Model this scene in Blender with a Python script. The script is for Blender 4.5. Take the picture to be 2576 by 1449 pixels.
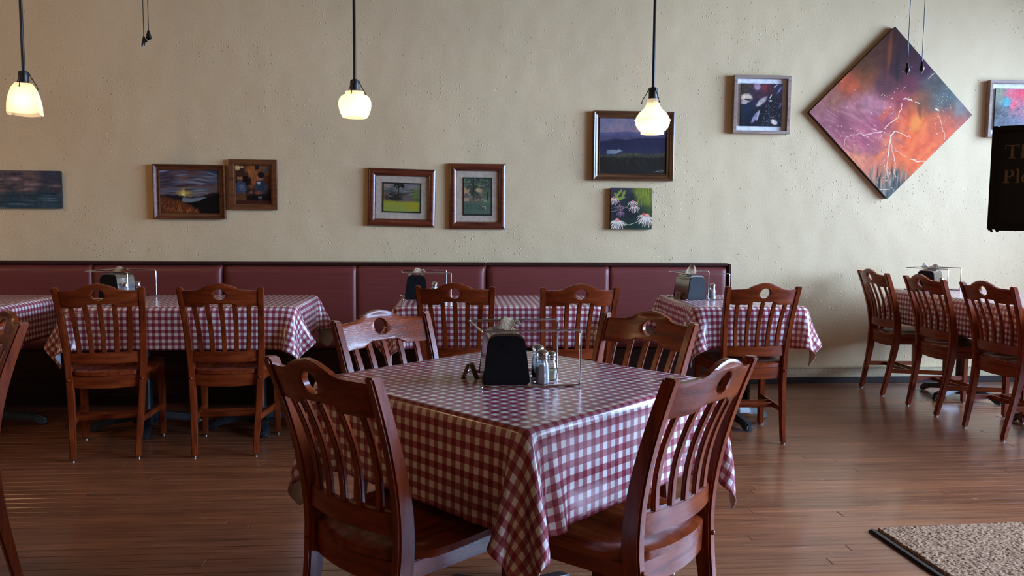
import bpy, bmesh, math, random
import numpy as np
from mathutils import Vector, Matrix

for o in list(bpy.data.objects): bpy.data.objects.remove(o)
sc = bpy.context.scene
COL = sc.collection
PI = math.pi

# ------------------------------------------------------------ camera
CAM_H = 1.2207
F = Vector((0.07327, 0.99392, -0.08223)); Rc = Vector((0.99731, -0.07293, 0.00709)); Uc = Vector((-0.00105, 0.08253, 0.99659))
cd = bpy.data.cameras.new('camera'); cam = bpy.data.objects.new('camera', cd); COL.objects.link(cam)
cd.sensor_width = 36; cd.lens = 1989.7 / 2576 * 36; cd.clip_start = 0.02; cd.clip_end = 100
M = Matrix.Identity(4)
for i in range(3):
    M[i][0] = Rc[i]; M[i][1] = Uc[i]; M[i][2] = -F[i]
M[2][3] = CAM_H
cam.matrix_world = M
sc.camera = cam

# ------------------------------------------------------------ world, daylight, exposure
XW = 5.3                     # window wall
sc.view_settings.view_transform = 'Standard'; sc.view_settings.look = 'None'
sc.view_settings.gamma = 1; sc.view_settings.use_curve_mapping = False
sc.view_settings.exposure = 0.0
sc.cycles.max_bounces = 5; sc.cycles.diffuse_bounces = 3; sc.cycles.glossy_bounces = 2; sc.cycles.transmission_bounces = 3; sc.cycles.transparent_max_bounces = 12
sc.cycles.use_adaptive_sampling = True; sc.cycles.adaptive_threshold = 0.045
sc.cycles.caustics_reflective = False; sc.cycles.caustics_refractive = False
w = bpy.data.worlds.new('world'); sc.world = w; w.use_nodes = True
nt = w.node_tree; bg = nt.nodes['Background']
bg.inputs[0].default_value = (0.62, 0.78, 1.0, 1); bg.inputs[1].default_value = 0.8
WINDOWS = [(-2.7, -0.9, 0.35, 2.85), (0.1, 2.1, 0.35, 2.85), (2.4, 5.45, 0.35, 2.85)]   # y0,y1,z0,z1
WIN_POWER = [15, 900, 960]
WIN_TILT = [25, 33, 20]           # daylight slants down from the sky over the street
for (y0, y1, z0, z1), pw, tilt in zip(WINDOWS, WIN_POWER, WIN_TILT):
    ld = bpy.data.lights.new('window_daylight', 'AREA'); ld.shape = 'RECTANGLE'
    ld.size = 2.8; ld.size_y = y1 - y0 + 0.3; ld.energy = pw; ld.color = (0.49, 0.70, 1.10)
    lo = bpy.data.objects.new('window_daylight', ld); COL.objects.link(lo)
    lo.location = (XW + 1.35, (y0 + y1) / 2, 2.25); lo.rotation_euler = (0, PI / 2 - math.radians(tilt), 0)

# ------------------------------------------------------------ materials
def lin(c):
    c = np.asarray(c, float)
    return np.where(c <= 0.04045, c / 12.92, ((c + 0.055) / 1.055) ** 2.4)
def rgb(r, g, b):
    l = lin(np.array([r, g, b]) / 255.0); return (float(l[0]), float(l[1]), float(l[2]), 1)
class NM:
    def __init__(s, name):
        s.m = bpy.data.materials.new(name); s.m.use_nodes = True; s.t = s.m.node_tree; s.t.nodes.clear()
        s.out = s.n('ShaderNodeOutputMaterial')
    def n(s, t, **k):
        x = s.t.nodes.new(t)
        for a, b in k.items(): setattr(x, a, b)
        return x
    def l(s, a, b): s.t.links.new(a, b)
    def bsdf(s, **k):
        b = s.n('ShaderNodeBsdfPrincipled')
        for a, v in k.items(): b.inputs[a.replace('_', ' ')].default_value = v
        s.l(b.outputs[0], s.out.inputs[0]); return b
    def math(s, op, a, b=None, clamp=False):
        x = s.n('ShaderNodeMath', operation=op, use_clamp=clamp)
        for i, v in enumerate((a, b)):
            if v is None: continue
            if isinstance(v, (int, float)): x.inputs[i].default_value = v
            else: s.l(v, x.inputs[i])
        return x.outputs[0]
    def ramp(s, fac, stops):
        r = s.n('ShaderNodeValToRGB'); e = r.color_ramp.elements
        while len(e) < len(stops): e.new(0.5)
        for el, (p, c) in zip(e, stops): el.position = p; el.color = c
        s.l(fac, r.inputs[0]); return r.outputs[0]
    def noise(s, vec, scale, detail=3, rough=0.5):
        x = s.n('ShaderNodeTexNoise'); x.inputs['Scale'].default_value = scale
        x.inputs['Detail'].default_value = detail; x.inputs['Roughness'].default_value = rough
        if vec is not None: s.l(vec, x.inputs['Vector'])
        return x.outputs['Fac']
    def mapping(s, vec, scale=(1, 1, 1), loc=None):
        x = s.n('ShaderNodeMapping'); x.inputs['Scale'].default_value = scale; s.l(vec, x.inputs['Vector'])
        if loc is not None: s.l(loc, x.inputs['Location'])
        return x.outputs[0]
    def bump(s, h, b, strength=0.3, dist=0.002):
        x = s.n('ShaderNodeBump'); x.inputs['Strength'].default_value = strength; x.inputs['Distance'].default_value = dist
        s.l(h, x.inputs['Height']); s.l(x.outputs[0], b.inputs['Normal'])
    def mix(s, fac, a, b, mode='MIX'):
        x = s.n('ShaderNodeMix', data_type='RGBA', blend_type=mode)
        for sock, v in ((x.inputs[0], fac), (x.inputs[6], a), (x.inputs[7], b)):
            if isinstance(v, (int, float, tuple)): sock.default_value = v
            else: s.l(v, sock)
        return x.outputs[2]

def simple(name, col, rough=0.5, metal=0.0, coat=0.0, spec=0.5):
    k = NM(name); b = k.bsdf(Base_Color=col, Roughness=rough, Metallic=metal, Coat_Weight=coat, Specular_IOR_Level=spec)
    g = k.n('ShaderNodeNewGeometry')
    v = k.noise(g.outputs['Position'], 45, 0)
    k.l(k.ramp(v, [(0.3, tuple(max(0, c * 0.9) for c in col[:3]) + (1,)), (0.7, tuple(min(1, c * 1.08) for c in col[:3]) + (1,))]), b.inputs['Base Color'])
    return k.m

def wood_mat(name, axis, dark, mid, light, rough=0.25, coat=0.0, pores=True):
    k = NM(name); b = k.bsdf(Roughness=rough, Coat_Weight=coat, Coat_Roughness=0.18, Specular_IOR_Level=0.38)
    tc = k.n('ShaderNodeTexCoord'); oi = k.n('ShaderNodeObjectInfo')
    sc_ = [26, 26, 26]; sc_[axis] = 2.2
    off = k.n('ShaderNodeCombineXYZ')
    for i in range(3): k.l(k.math('MULTIPLY', oi.outputs['Random'], 7.0 + i), off.inputs[i])
    v = k.mapping(tc.outputs['Object'], tuple(sc_), off.outputs[0])
    n1 = k.noise(v, 1.6, 2, 0.6)
    c = k.ramp(n1, [(0.28, dark), (0.52, mid), (0.78, light)])
    sc2 = [330, 330, 330]; sc2[axis] = 14
    v2 = k.mapping(tc.outputs['Object'], tuple(sc2))
    n2 = k.noise(v2, 1.0, 1, 0.5)
    k.l(c, b.inputs['Base Color'])
    if pores:
        h = k.ramp(n2, [(0.34, (0, 0, 0, 1)), (0.44, (1, 1, 1, 1))])
        k.bump(h, b, 0.14, 0.0008)
    k.l(k.ramp(n1, [(0.2, (rough + .06,) * 3 + (1,)), (0.8, (rough - .04,) * 3 + (1,))]), b.inputs['Roughness'])
    return k.m
CW = ((0.11, 0.016, 0.004, 1), (0.215, 0.036, 0.008, 1), (0.29, 0.058, 0.014, 1))
WOODX, WOODY, WOODZ = [wood_mat('mahogany_grain_' + a, i, *CW) for i, a in enumerate('xyz')]
FRAME_RED = wood_mat('cherry_frame', 0, (0.05, 0.009, 0.004, 1), (0.15, 0.032, 0.013, 1), (0.20, 0.05, 0.02, 1), 0.3, 0.4, False)
FRAME_OAK = wood_mat('oak_frame', 0, (0.08, 0.024, 0.009, 1), (0.155, 0.052, 0.018, 1), (0.21, 0.078, 0.028, 1), 0.4, 0.0)
FRAME_WALNUT = wood_mat('walnut_frame', 0, (0.06, 0.022, 0.009, 1), (0.12, 0.047, 0.019, 1), (0.19, 0.085, 0.038, 1), 0.28, 0.5)
FRAME_ASH = wood_mat('ash_frame', 0, (0.23, 0.155, 0.115, 1), (0.34, 0.245, 0.19, 1), (0.42, 0.32, 0.26, 1), 0.5, 0.0, False)
CAPWOOD = wood_mat('dark_cap', 0, (0.02, 0.006, 0.005, 1), (0.045, 0.012, 0.010, 1), (0.06, 0.02, 0.014, 1), 0.35, 0.2)
BLACKMETAL = simple('black_metal', (0.006, 0.005, 0.005, 1), 0.4)
IRON = simple('black_iron', (0.02, 0.024, 0.028, 1), 0.38, 0.0, 0.2)
BLACKPLASTIC = simple('black_plastic', (0.006, 0.007, 0.009, 1), 0.45, 0, 0, 0.2)
CHROME = simple('chrome', (0.60, 0.59, 0.58, 1), 0.16, 1.0)
DARKCHROME = simple('smoked_chrome', (0.42, 0.40, 0.38, 1), 0.16, 1.0)
STEEL = simple('steel_glide', (0.45, 0.42, 0.4, 1), 0.3, 1.0)
WHITEMAT = simple('white_mount', (0.88, 0.88, 0.90, 1), 0.7)
CREAMMAT = simple('cream_mount', (0.68, 0.57, 0.43, 1), 0.8)
BLACKMAT = simple('black_mount', (0.008, 0.008, 0.009, 1), 0.6)
BACKCLOTH = simple('flannel_backing', (0.66, 0.66, 0.66, 1), 0.9)
CARD = simple('tan_card', (0.40, 0.30, 0.19, 1), 0.75)
CANVASEDGE = simple('painted_canvas_edge', (0.022, 0.018, 0.018, 1), 0.6)
SALT = simple('white_salt', (0.80, 0.80, 0.80, 1), 0.85)
PEPPER = simple('ground_pepper', (0.05, 0.04, 0.033, 1), 0.85)
CHEESE = simple('pale_grains', (0.70, 0.62, 0.42, 1), 0.85)
NAPKIN = simple('kraft_napkin', (0.38, 0.26, 0.15, 1), 0.85)
NAPKINW = simple('white_napkin', (0.72, 0.66, 0.6, 1), 0.85)
RUBBER = simple('black_rubber', (0.012, 0.013, 0.014, 1), 0.33)
SIGNBLACK = simple('black_sign', (0.0035, 0.0035, 0.004, 1), 0.55)
SIGNGOLD = simple('dull_gold_letter', (0.20, 0.14, 0.085, 1), 0.55)
TABLETOP = simple('dark_laminate', (0.05, 0.02, 0.012, 1), 0.4)
WINFRAME = simple('dark_window_frame', (0.05, 0.035, 0.028, 1), 0.5)

def glass_mat(name, tint=(0.95, 0.97, 0.98, 1), gloss=0.18, fk=0.8):
    k = NM(name); t = k.n('ShaderNodeBsdfTransparent'); t.inputs[0].default_value = tint
    g = k.n('ShaderNodeBsdfGlossy'); g.inputs['Roughness'].default_value = 0.04
    fr = k.n('ShaderNodeFresnel'); fr.inputs[0].default_value = 1.45
    m = k.n('ShaderNodeMixShader')
    k.l(k.math('ADD', k.math('MULTIPLY', fr.outputs[0], fk), gloss * 0.3, True), m.inputs[0])
    k.l(t.outputs[0], m.inputs[1]); k.l(g.outputs[0], m.inputs[2]); k.l(m.outputs[0], k.out.inputs[0]); return k.m
GLASS = glass_mat('clear_glass')
PANE = glass_mat('window_glass', (0.985, 0.99, 0.99, 1), 0.0)
GLAZE = glass_mat('matte_picture_glass', (0.995, 0.995, 0.995, 1), 0.0, 0.25)

def shade_mat():
    k = NM('opal_glass'); tr = k.n('ShaderNodeBsdfTranslucent'); tr.inputs[0].default_value = (0.95, 0.84, 0.62, 1)
    d = k.n('ShaderNodeBsdfDiffuse'); d.inputs[0].default_value = (0.85, 0.8, 0.7, 1)
    g = k.n('ShaderNodeNewGeometry'); nz = k.noise(g.outputs['Position'], 30, 2)
    k.l(k.ramp(nz, [(0.3, (0.93, 0.82, 0.60, 1)), (0.7, (0.96, 0.86, 0.65, 1))]), tr.inputs[0])
    m = k.n('ShaderNodeMixShader'); m.inputs[0].default_value = 0.3
    k.l(tr.outputs[0], m.inputs[1]); k.l(d.outputs[0], m.inputs[2]); k.l(m.outputs[0], k.out.inputs[0]); return k.m
OPAL = shade_mat()
def bulb_mat():
    k = NM('lit_bulb'); e = k.n('ShaderNodeEmission'); e.inputs[0].default_value = (1, 0.78, 0.48, 1); e.inputs[1].default_value = 9
    k.l(e.outputs[0], k.out.inputs[0]); return k.m
BULB = bulb_mat()
def fill_globe_mat():
    k = NM('warm_fill_globe'); e = k.n('ShaderNodeEmission'); e.inputs[0].default_value = (1, 0.64, 0.32, 1); e.inputs[1].default_value = FILL_GLOBE_GLOW
    k.l(e.outputs[0], k.out.inputs[0]); return k.m
FILL_GLOBE_GLOW = 58  # emission strength of the added globes that warm the left wall
FILL_GLOBE = fill_globe_mat()

def wall_mat(name, col, patch=True):
    k = NM(name); b = k.bsdf(Roughness=0.62, Specular_IOR_Level=0.35)
    g = k.n('ShaderNodeNewGeometry'); P = g.outputs['Position']
    n = k.noise(P, 1.3, 1, 0.55)
    k.l(k.ramp(n, [(0.3, tuple(c * 0.95 for c in col) + (1,)), (0.7, tuple(c * 1.04 for c in col) + (1,))]), b.inputs['Base Color'])
    if not patch: return k.m
    fine = k.noise(P, 95, 0, 0.6)
    mid = k.noise(P, 7, 0, 0.5)
    vo = k.n('ShaderNodeTexVoronoi', feature='F1'); vo.inputs['Scale'].default_value = 44; k.l(P, vo.inputs['Vector'])
    vo.inputs['Randomness'].default_value = 1
    blob = k.math('SUBTRACT', 1.0, k.math('DIVIDE', vo.outputs['Distance'], 0.26), True)
    sel = k.n('ShaderNodeSeparateColor'); k.l(vo.outputs['Color'], sel.inputs[0])
    where = k.noise(P, 1.7, 0, 0.5)
    thr = k.ramp(where, [(0.50, (0.955,) * 3 + (1,)), (0.68, (0.45,) * 3 + (1,))])
    keep = k.math('GREATER_THAN', sel.outputs[0], thr)
    blob = k.math('MULTIPLY', k.math('MULTIPLY', blob, keep), 1.7)
    h = k.math('ADD', k.math('ADD', k.math('MULTIPLY', fine, 0.30), k.math('MULTIPLY', mid, 1.6)), blob)
    k.bump(h, b, 0.6, 0.0048)
    return k.m
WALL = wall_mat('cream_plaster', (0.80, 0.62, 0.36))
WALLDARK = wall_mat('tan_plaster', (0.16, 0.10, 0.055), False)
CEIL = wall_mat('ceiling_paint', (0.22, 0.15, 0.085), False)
BASEB = simple('cream_gloss_paint', (0.66, 0.55, 0.34, 1), 0.45)
DARKGAP = simple('dark_base_shoe', (0.018, 0.009, 0.006, 1), 0.55)

def plank_mat():
    k = NM('worn_oak_planks'); b = k.bsdf(Coat_Weight=0.5, Coat_Roughness=0.16, Specular_IOR_Level=0.5)
    g = k.n('ShaderNodeNewGeometry'); P = g.outputs['Position']; oi = k.n('ShaderNodeObjectInfo')
    off = k.n('ShaderNodeCombineXYZ'); k.l(k.math('MULTIPLY', oi.outputs['Random'], 31.0), off.inputs[0]); k.l(k.math('MULTIPLY', oi.outputs['Random'], 17.0), off.inputs[1])
    v = k.mapping(P, (1.6, 30, 30), off.outputs[0])
    n = k.noise(v, 1.4, 3, 0.62)
    c1 = k.ramp(n, [(0.25, (0.125, 0.038, 0.014, 1)), (0.5, (0.25, 0.086, 0.033, 1)), (0.8, (0.37, 0.148, 0.060, 1))])
    tone = k.ramp(oi.outputs['Random'], [(0.0, (0.80, 0.78, 0.76, 1)), (0.5, (1, 1, 1, 1)), (1.0, (1.16, 1.12, 1.08, 1))])
    c2 = k.mix(1.0, c1, tone, 'MULTIPLY')
    wear = k.noise(P, 1.1, 2, 0.65)
    spots = k.noise(k.mapping(P, (14, 38, 1)), 1.0, 2, 0.7)
    sp = k.ramp(spots, [(0.655, (0, 0, 0, 1)), (0.72, (1, 1, 1, 1))])
    c3 = k.mix(k.math('MULTIPLY', sp, 0.5), c2, (0.40, 0.27, 0.18, 1))
    dk = k.ramp(k.noise(k.mapping(P, (3, 75, 1)), 1.0, 1, 0.6), [(0.27, (1, 1, 1, 1)), (0.36, (0, 0, 0, 1))])
    c4 = k.mix(k.math('MULTIPLY', dk, 0.55), c3, (0.055, 0.02, 0.010, 1))
    k.l(c4, b.inputs['Base Color'])
    k.l(k.ramp(wear, [(0.3, (0.27,) * 3 + (1,)), (0.7, (0.42,) * 3 + (1,))]), b.inputs['Roughness'])
    k.bump(n, b, 0.16, 0.0015)
    return k.m
PLANK = plank_mat()
SUBFLOOR = simple('dark_subfloor', (0.03, 0.012, 0.007, 1), 0.7)

def gingham_mat(name, red, mid, white, period=0.0335, rough=0.22):
    k = NM(name); b = k.bsdf(Roughness=rough, Coat_Weight=0.15, Coat_Roughness=0.12)
    uv = k.n('ShaderNodeUVMap'); sx = k.n('ShaderNodeSeparateXYZ'); k.l(uv.outputs[0], sx.inputs[0])
    fr = [k.math('GREATER_THAN', k.math('FRACT', k.math('ADD', k.math('DIVIDE', sx.outputs[i], period), 100.0)), 0.5) for i in (0, 1)]
    n = k.noise(k.mapping(uv.outputs[0], (900, 900, 1)), 1.0, 1)
    s = k.math('MULTIPLY', k.math('ADD', fr[0], fr[1]), 0.5)
    c = k.ramp(s, [(0.0, white), (0.5, mid), (1.0, red)])
    c = k.mix(k.math('MULTIPLY', n, 0.06), c, (0.75, 0.7, 0.7, 1))
    k.l(c, b.inputs['Base Color'])
    g = k.n('ShaderNodeNewGeometry')
    k.bump(k.noise(g.outputs['Position'], 16, 2), b, 0.12, 0.006)
    return k.m
GINGHAM = gingham_mat('red_gingham_vinyl', (0.25, 0.017, 0.040, 1), (0.43, 0.15, 0.18, 1), (0.86, 0.84, 0.81, 1))

def vinyl_mat():
    k = NM('burgundy_vinyl'); b = k.bsdf(Roughness=0.42, Specular_IOR_Level=0.45)
    g = k.n('ShaderNodeNewGeometry'); P = g.outputs['Position']
    n = k.noise(k.mapping(P, (3, 3, 260)), 1.0, 3, 0.6)
    k.l(k.ramp(n, [(0.3, (0.14, 0.026, 0.022, 1)), (0.7, (0.205, 0.044, 0.036, 1))]), b.inputs['Base Color'])
    k.bump(n, b, 0.25, 0.001); return k.m
VINYL = vinyl_mat()

def mat_pile():
    k = NM('tan_carpet_pile'); b = k.bsdf(Roughness=0.95, Specular_IOR_Level=0.1)
    g = k.n('ShaderNodeNewGeometry'); n = k.noise(g.outputs['Position'], 130, 3, 0.7)
    k.l(k.ramp(n, [(0.3, (0.17, 0.085, 0.045, 1)), (0.55, (0.42, 0.25, 0.145, 1)), (0.75, (0.58, 0.38, 0.24, 1))]), b.inputs['Base Color'])
    return k.m
PILE = mat_pile()

def paint_mat(name, rough):
    k = NM(name); b = k.bsdf(Roughness=rough, Specular_IOR_Level=0.18)
    a = k.n('ShaderNodeVertexColor'); a.layer_name = 'paint'; k.l(a.outputs[0], b.inputs['Base Color'])
    g = k.n('ShaderNodeNewGeometry'); k.bump(k.noise(g.outputs['Position'], 220, 2), b, 0.15, 0.001); return k.m
PAINT = paint_mat('oil_paint', 0.5)
PRINT = paint_mat('watercolour_print', 0.6)

# ------------------------------------------------------------ mesh helpers
class MB:
    def __init__(s): s.v = []; s.f = []
    def add(s, vs, fs):
        k = len(s.v); s.v += [tuple(map(float, p)) for p in vs]; s.f += [tuple(i + k for i in q) for q in fs]; return s
    def box(s, c, d, rz=0):
        x, y, z = (q / 2 for q in d); ca, sa = math.cos(rz), math.sin(rz); vs = []
        for a, b_, e in ((-1, -1, -1), (1, -1, -1), (1, 1, -1), (-1, 1, -1), (-1, -1, 1), (1, -1, 1), (1, 1, 1), (-1, 1, 1)):
            px, py = a * x, b_ * y
            vs.append((c[0] + ca * px - sa * py, c[1] + sa * px + ca * py, c[2] + e * z))
        return s.add(vs, [(0, 3, 2, 1), (4, 5, 6, 7), (0, 1, 5, 4), (1, 2, 6, 5), (2, 3, 7, 6), (3, 0, 4, 7)])
    def sweep(s, pts, dims, closed_ends=True):
        """rect section swept: pts list of centre points, dims list of (x-width, y-depth); sections lie flat in x/y"""
        k = []
        for p, (a, b_) in zip(pts, dims):
            k += [(p[0] - a / 2, p[1] - b_ / 2, p[2]), (p[0] + a / 2, p[1] - b_ / 2, p[2]), (p[0] + a / 2, p[1] + b_ / 2, p[2]), (p[0] - a / 2, p[1] + b_ / 2, p[2])]
        fs = []
        n = len(pts)
        for i in range(n - 1):
            for j in range(4): fs.append((4 * i + j, 4 * i + (j + 1) % 4, 4 * i + 4 + (j + 1) % 4, 4 * i + 4 + j))
        fs += [(3, 2, 1, 0), tuple(4 * (n - 1) + j for j in range(4))]
        return s.add(k, fs)
    def lathe(s, prof, seg=24, c=(0, 0, 0), cap=True):
        vs = []; n = len(prof)
        for r, z in prof:
            for j in range(seg):
                a = 2 * PI * j / seg; vs.append((c[0] + r * math.cos(a), c[1] + r * math.sin(a), c[2] + z))
        fs = []
        for i in range(n - 1):
            for j in range(seg):
                k = (j + 1) % seg; fs.append((i * seg + j, i * seg + k, (i + 1) * seg + k, (i + 1) * seg + j))
        if cap: fs += [tuple(reversed(range(seg))), tuple((n - 1) * seg + j for j in range(seg))]
        return s.add(vs, fs)
    def tube(s, path, r, seg=8):
        P = [Vector(p) for p in path]; vs = []; up = None; n = len(P)
        for i in range(n):
            t = (P[min(i + 1, n - 1)] - P[max(i - 1, 0)]).normalized()
            if up is None:
                up = Vector((0, 0, 1)) if abs(t.z) < 0.9 else Vector((1, 0, 0))
            a = t.cross(up).normalized(); b_ = a.cross(t).normalized(); up = b_
            rr = r[i] if isinstance(r, (list, tuple)) else r
            for j in range(seg):
                q = 2 * PI * j / seg; vs.append(P[i] + a * (rr * math.cos(q)) + b_ * (rr * math.sin(q)))
        fs = []
        for i in range(n - 1):
            for j in range(seg):
                k = (j + 1) % seg; fs.append((i * seg + j, i * seg + k, (i + 1) * seg + k, (i + 1) * seg + j))
        fs += [tuple(reversed(range(seg))), tuple((n - 1) * seg + j for j in range(seg))]
        return s.add(vs, fs)
    def prism(s, poly, y0, y1):
        """polygon in x,z extruded along y"""
        n = len(poly)
        vs = [(x, y0, z) for x, z in poly] + [(x, y1, z) for x, z in poly]
        fs = [tuple(range(n)), tuple(reversed(range(n, 2 * n)))] + [(i, n + i, n + (i + 1) % n, (i + 1) % n) for i in range(n)]
        return s.add(vs, fs)
    def sphere(s, c, r, seg=12, rings=8):
        prof = [(max(1e-4, r * math.sin(PI * i / rings)), -r * math.cos(PI * i / rings)) for i in range(rings + 1)]
        return s.lathe(prof, seg, c)
    def build(s, name, mat, parent=None, bevel=0, seg=2, smooth=True, angle=40):
        me = bpy.data.meshes.new(name); bm = bmesh.new()
        vs = [bm.verts.new(p) for p in s.v]
        for q in s.f:
            try: bm.faces.new([vs[i] for i in q])
            except ValueError: pass
        bmesh.ops.recalc_face_normals(bm, faces=bm.faces)
        if bevel:
            es = [e for e in bm.edges if len(e.link_faces) == 2 and e.calc_face_angle(0) > math.radians(35)]
            bmesh.ops.bevel(bm, geom=es, offset=bevel, segments=seg, affect='EDGES', clamp_overlap=True)
        bm.to_mesh(me); bm.free()
        return link(name, me, mat, parent, smooth, angle)
def link(name, me, mat, parent=None, smooth=True, angle=40):
    if mat: me.materials.append(mat)
    if smooth:
        me.shade_smooth()
        if angle: me.set_sharp_from_angle(angle=math.radians(angle))
    o = bpy.data.objects.new(name, me); COL.objects.link(o); o.parent = parent; return o
def tag(o, label=None, cat=None, group=None, kind=None):
    for k, v in (('label', label), ('category', cat), ('group', group), ('kind', kind)):
        if v: o[k] = v
    return o
def empty(name, loc=(0, 0, 0), rz=0):
    o = bpy.data.objects.new(name, None); o.empty_display_size = 0.05; COL.objects.link(o); o.location = loc; o.rotation_euler = (0, 0, rz); return o
def copy_tree(o, parent=None):
    c = o.copy(); COL.objects.link(c); c.parent = parent
    for ch in KIDS.get(o.name, None) or [x for x in o.children]: copy_tree(ch, c)
    return c
KIDS = {}
def struct(o): o['kind'] = 'structure'; return o
def grid_mesh(name, X):
    n, m = X.shape[:2]; me = bpy.data.meshes.new(name)
    idx = np.arange(n * m).reshape(n, m)
    q = np.stack([idx[:-1, :-1], idx[1:, :-1], idx[1:, 1:], idx[:-1, 1:]], -1).reshape(-1, 4)
    me.from_pydata(X.reshape(-1, 3).tolist(), [], q.tolist()); return me
def smooth_path(pts, rad, k=4):
    """round the corners of a polyline"""
    P = [Vector(p) for p in pts]; out = [P[0]]
    for a, b, c in zip(P, P[1:], P[2:]):
        u = (a - b).normalized(); w_ = (c - b).normalized(); r = min(rad, (a - b).length * .45, (c - b).length * .45)
        for i in range(k + 1):
            t = i / k; out.append((b + u * r) * (1 - t) ** 2 + b * 2 * t * (1 - t) + (b + w_ * r) * t * t)
    out.append(P[-1]); return out
# ------------------------------------------------------------ the room
WY = 5.872; XL = -6.5; YB = -3.2; ZC = 3.5; T = 0.15
def slab(name, x0, x1, y0, y1, z0, z1, mat):
    return struct(MB().box(((x0 + x1) / 2, (y0 + y1) / 2, (z0 + z1) / 2), (x1 - x0, y1 - y0, z1 - z0)).build(name, mat, smooth=False))
floor = slab('floor', XL, XW, YB, WY, -0.12, -0.018, SUBFLOOR)
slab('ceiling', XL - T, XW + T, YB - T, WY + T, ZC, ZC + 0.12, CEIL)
slab('wall_back', XL - T, XW + T, WY, WY + T, -0.12, ZC, WALL)
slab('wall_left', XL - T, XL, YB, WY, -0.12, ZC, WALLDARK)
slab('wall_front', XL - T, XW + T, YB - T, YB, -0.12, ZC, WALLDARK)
m = MB(); ys = [YB] + [q for w_ in WINDOWS for q in w_[:2]] + [WY]
for i in range(0, len(ys), 2): m.box((XW + T / 2, (ys[i] + ys[i + 1]) / 2, ZC / 2 - 0.06), (T, ys[i + 1] - ys[i], ZC + 0.12))
for y0, y1, z0, z1 in WINDOWS:
    m.box((XW + T / 2, (y0 + y1) / 2, (z0 - .12) / 2), (T, y1 - y0, z0 + .12)); m.box((XW + T / 2, (y0 + y1) / 2, (z1 + ZC) / 2), (T, y1 - y0, ZC - z1))
struct(m.build('wall_right', WALL, smooth=False))
for i, (y0, y1, z0, z1) in enumerate(WINDOWS):
    r = struct(empty('window_%d' % (i + 1), (XW + 0.07, (y0 + y1) / 2, z0)))
    wy, hz = y1 - y0, z1 - z0
    for a in (-1, 1): MB().box((0, a * (wy / 2 - .025), hz / 2), (0.07, .05, hz)).build('window_stile', WINFRAME, r, .004)
    for z in (0.025, hz - .025): MB().box((0, 0, z), (0.07, wy - .1, .05)).build('window_rail', WINFRAME, r, .004)
    MB().box((0, 0, hz / 2), (.05, .04, hz - .1)).build('window_mullion', WINFRAME, r, .004)
    for a in (-1, 1): q0, q1 = sorted((a * .02, a * (wy / 2 - .05))); MB().add([(0, q0, .05), (0, q1, .05), (0, q1, hz - .05), (0, q0, hz - .05)], [(0, 1, 2, 3)]).build('pane', PANE, r, smooth=False)

# base of the back wall: painted board over a dark shoe strip
bb = struct(MB().box(((XL + XW) / 2, WY - .010, .082), (XW - XL, .02, .070)).box(((XL + XW) / 2, WY - .013, .121), (XW - XL, .026, .012)).build('baseboard_back', BASEB, None, .003))
struct(MB().box(((XL + XW) / 2, WY - .014, .0235), (XW - XL, .028, .047)).build('trim_1', DARKGAP, None, .004))

# floor planks, laid along the wall
rng = random.Random(5)
PW = 0.0572
pl = MB().box((0, 0, -.009), (1, PW - .0012, .018)).build('plank', PLANK, floor, 0, smooth=False)
bm = bmesh.new(); bm.from_mesh(pl.data)
bmesh.ops.bevel(bm, geom=[e for e in bm.edges if e.verts[0].co.z > -.001 and e.verts[1].co.z > -.001], offset=.0012, segments=1, affect='EDGES')
bm.to_mesh(pl.data); bm.free()
first = True; rest = MB(); nplank = 0
row = 0; y = WY - PW / 2
while y > YB:
    x = XL + rng.uniform(0, 1.2) - 1.2
    while x < XW:
        L = rng.uniform(1.7, 3.4); x0, x1 = max(x, XL), min(x + L, XW)
        if x1 - x0 > .05:
            seen = y > 2.28 and x1 > -0.60 * y - .25 and x0 < 0.76 * y + .25
            dz = rng.uniform(-.0006, 0)
            if seen and nplank < 300:
                o = pl if first else pl.copy()
                if not first: COL.objects.link(o)
                first = False
                o.location = ((x0 + x1) / 2, y, dz); o.scale = (x1 - x0 - .001, 1, 1); nplank += 1
            else: rest.box(((x0 + x1) / 2, y, -.009 + dz), (x1 - x0 - .001, PW - .0012, .018))
        x += L
    y -= PW; row += 1
tag(rest.build('plank_field', PLANK, floor, smooth=False), kind='stuff')

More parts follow.
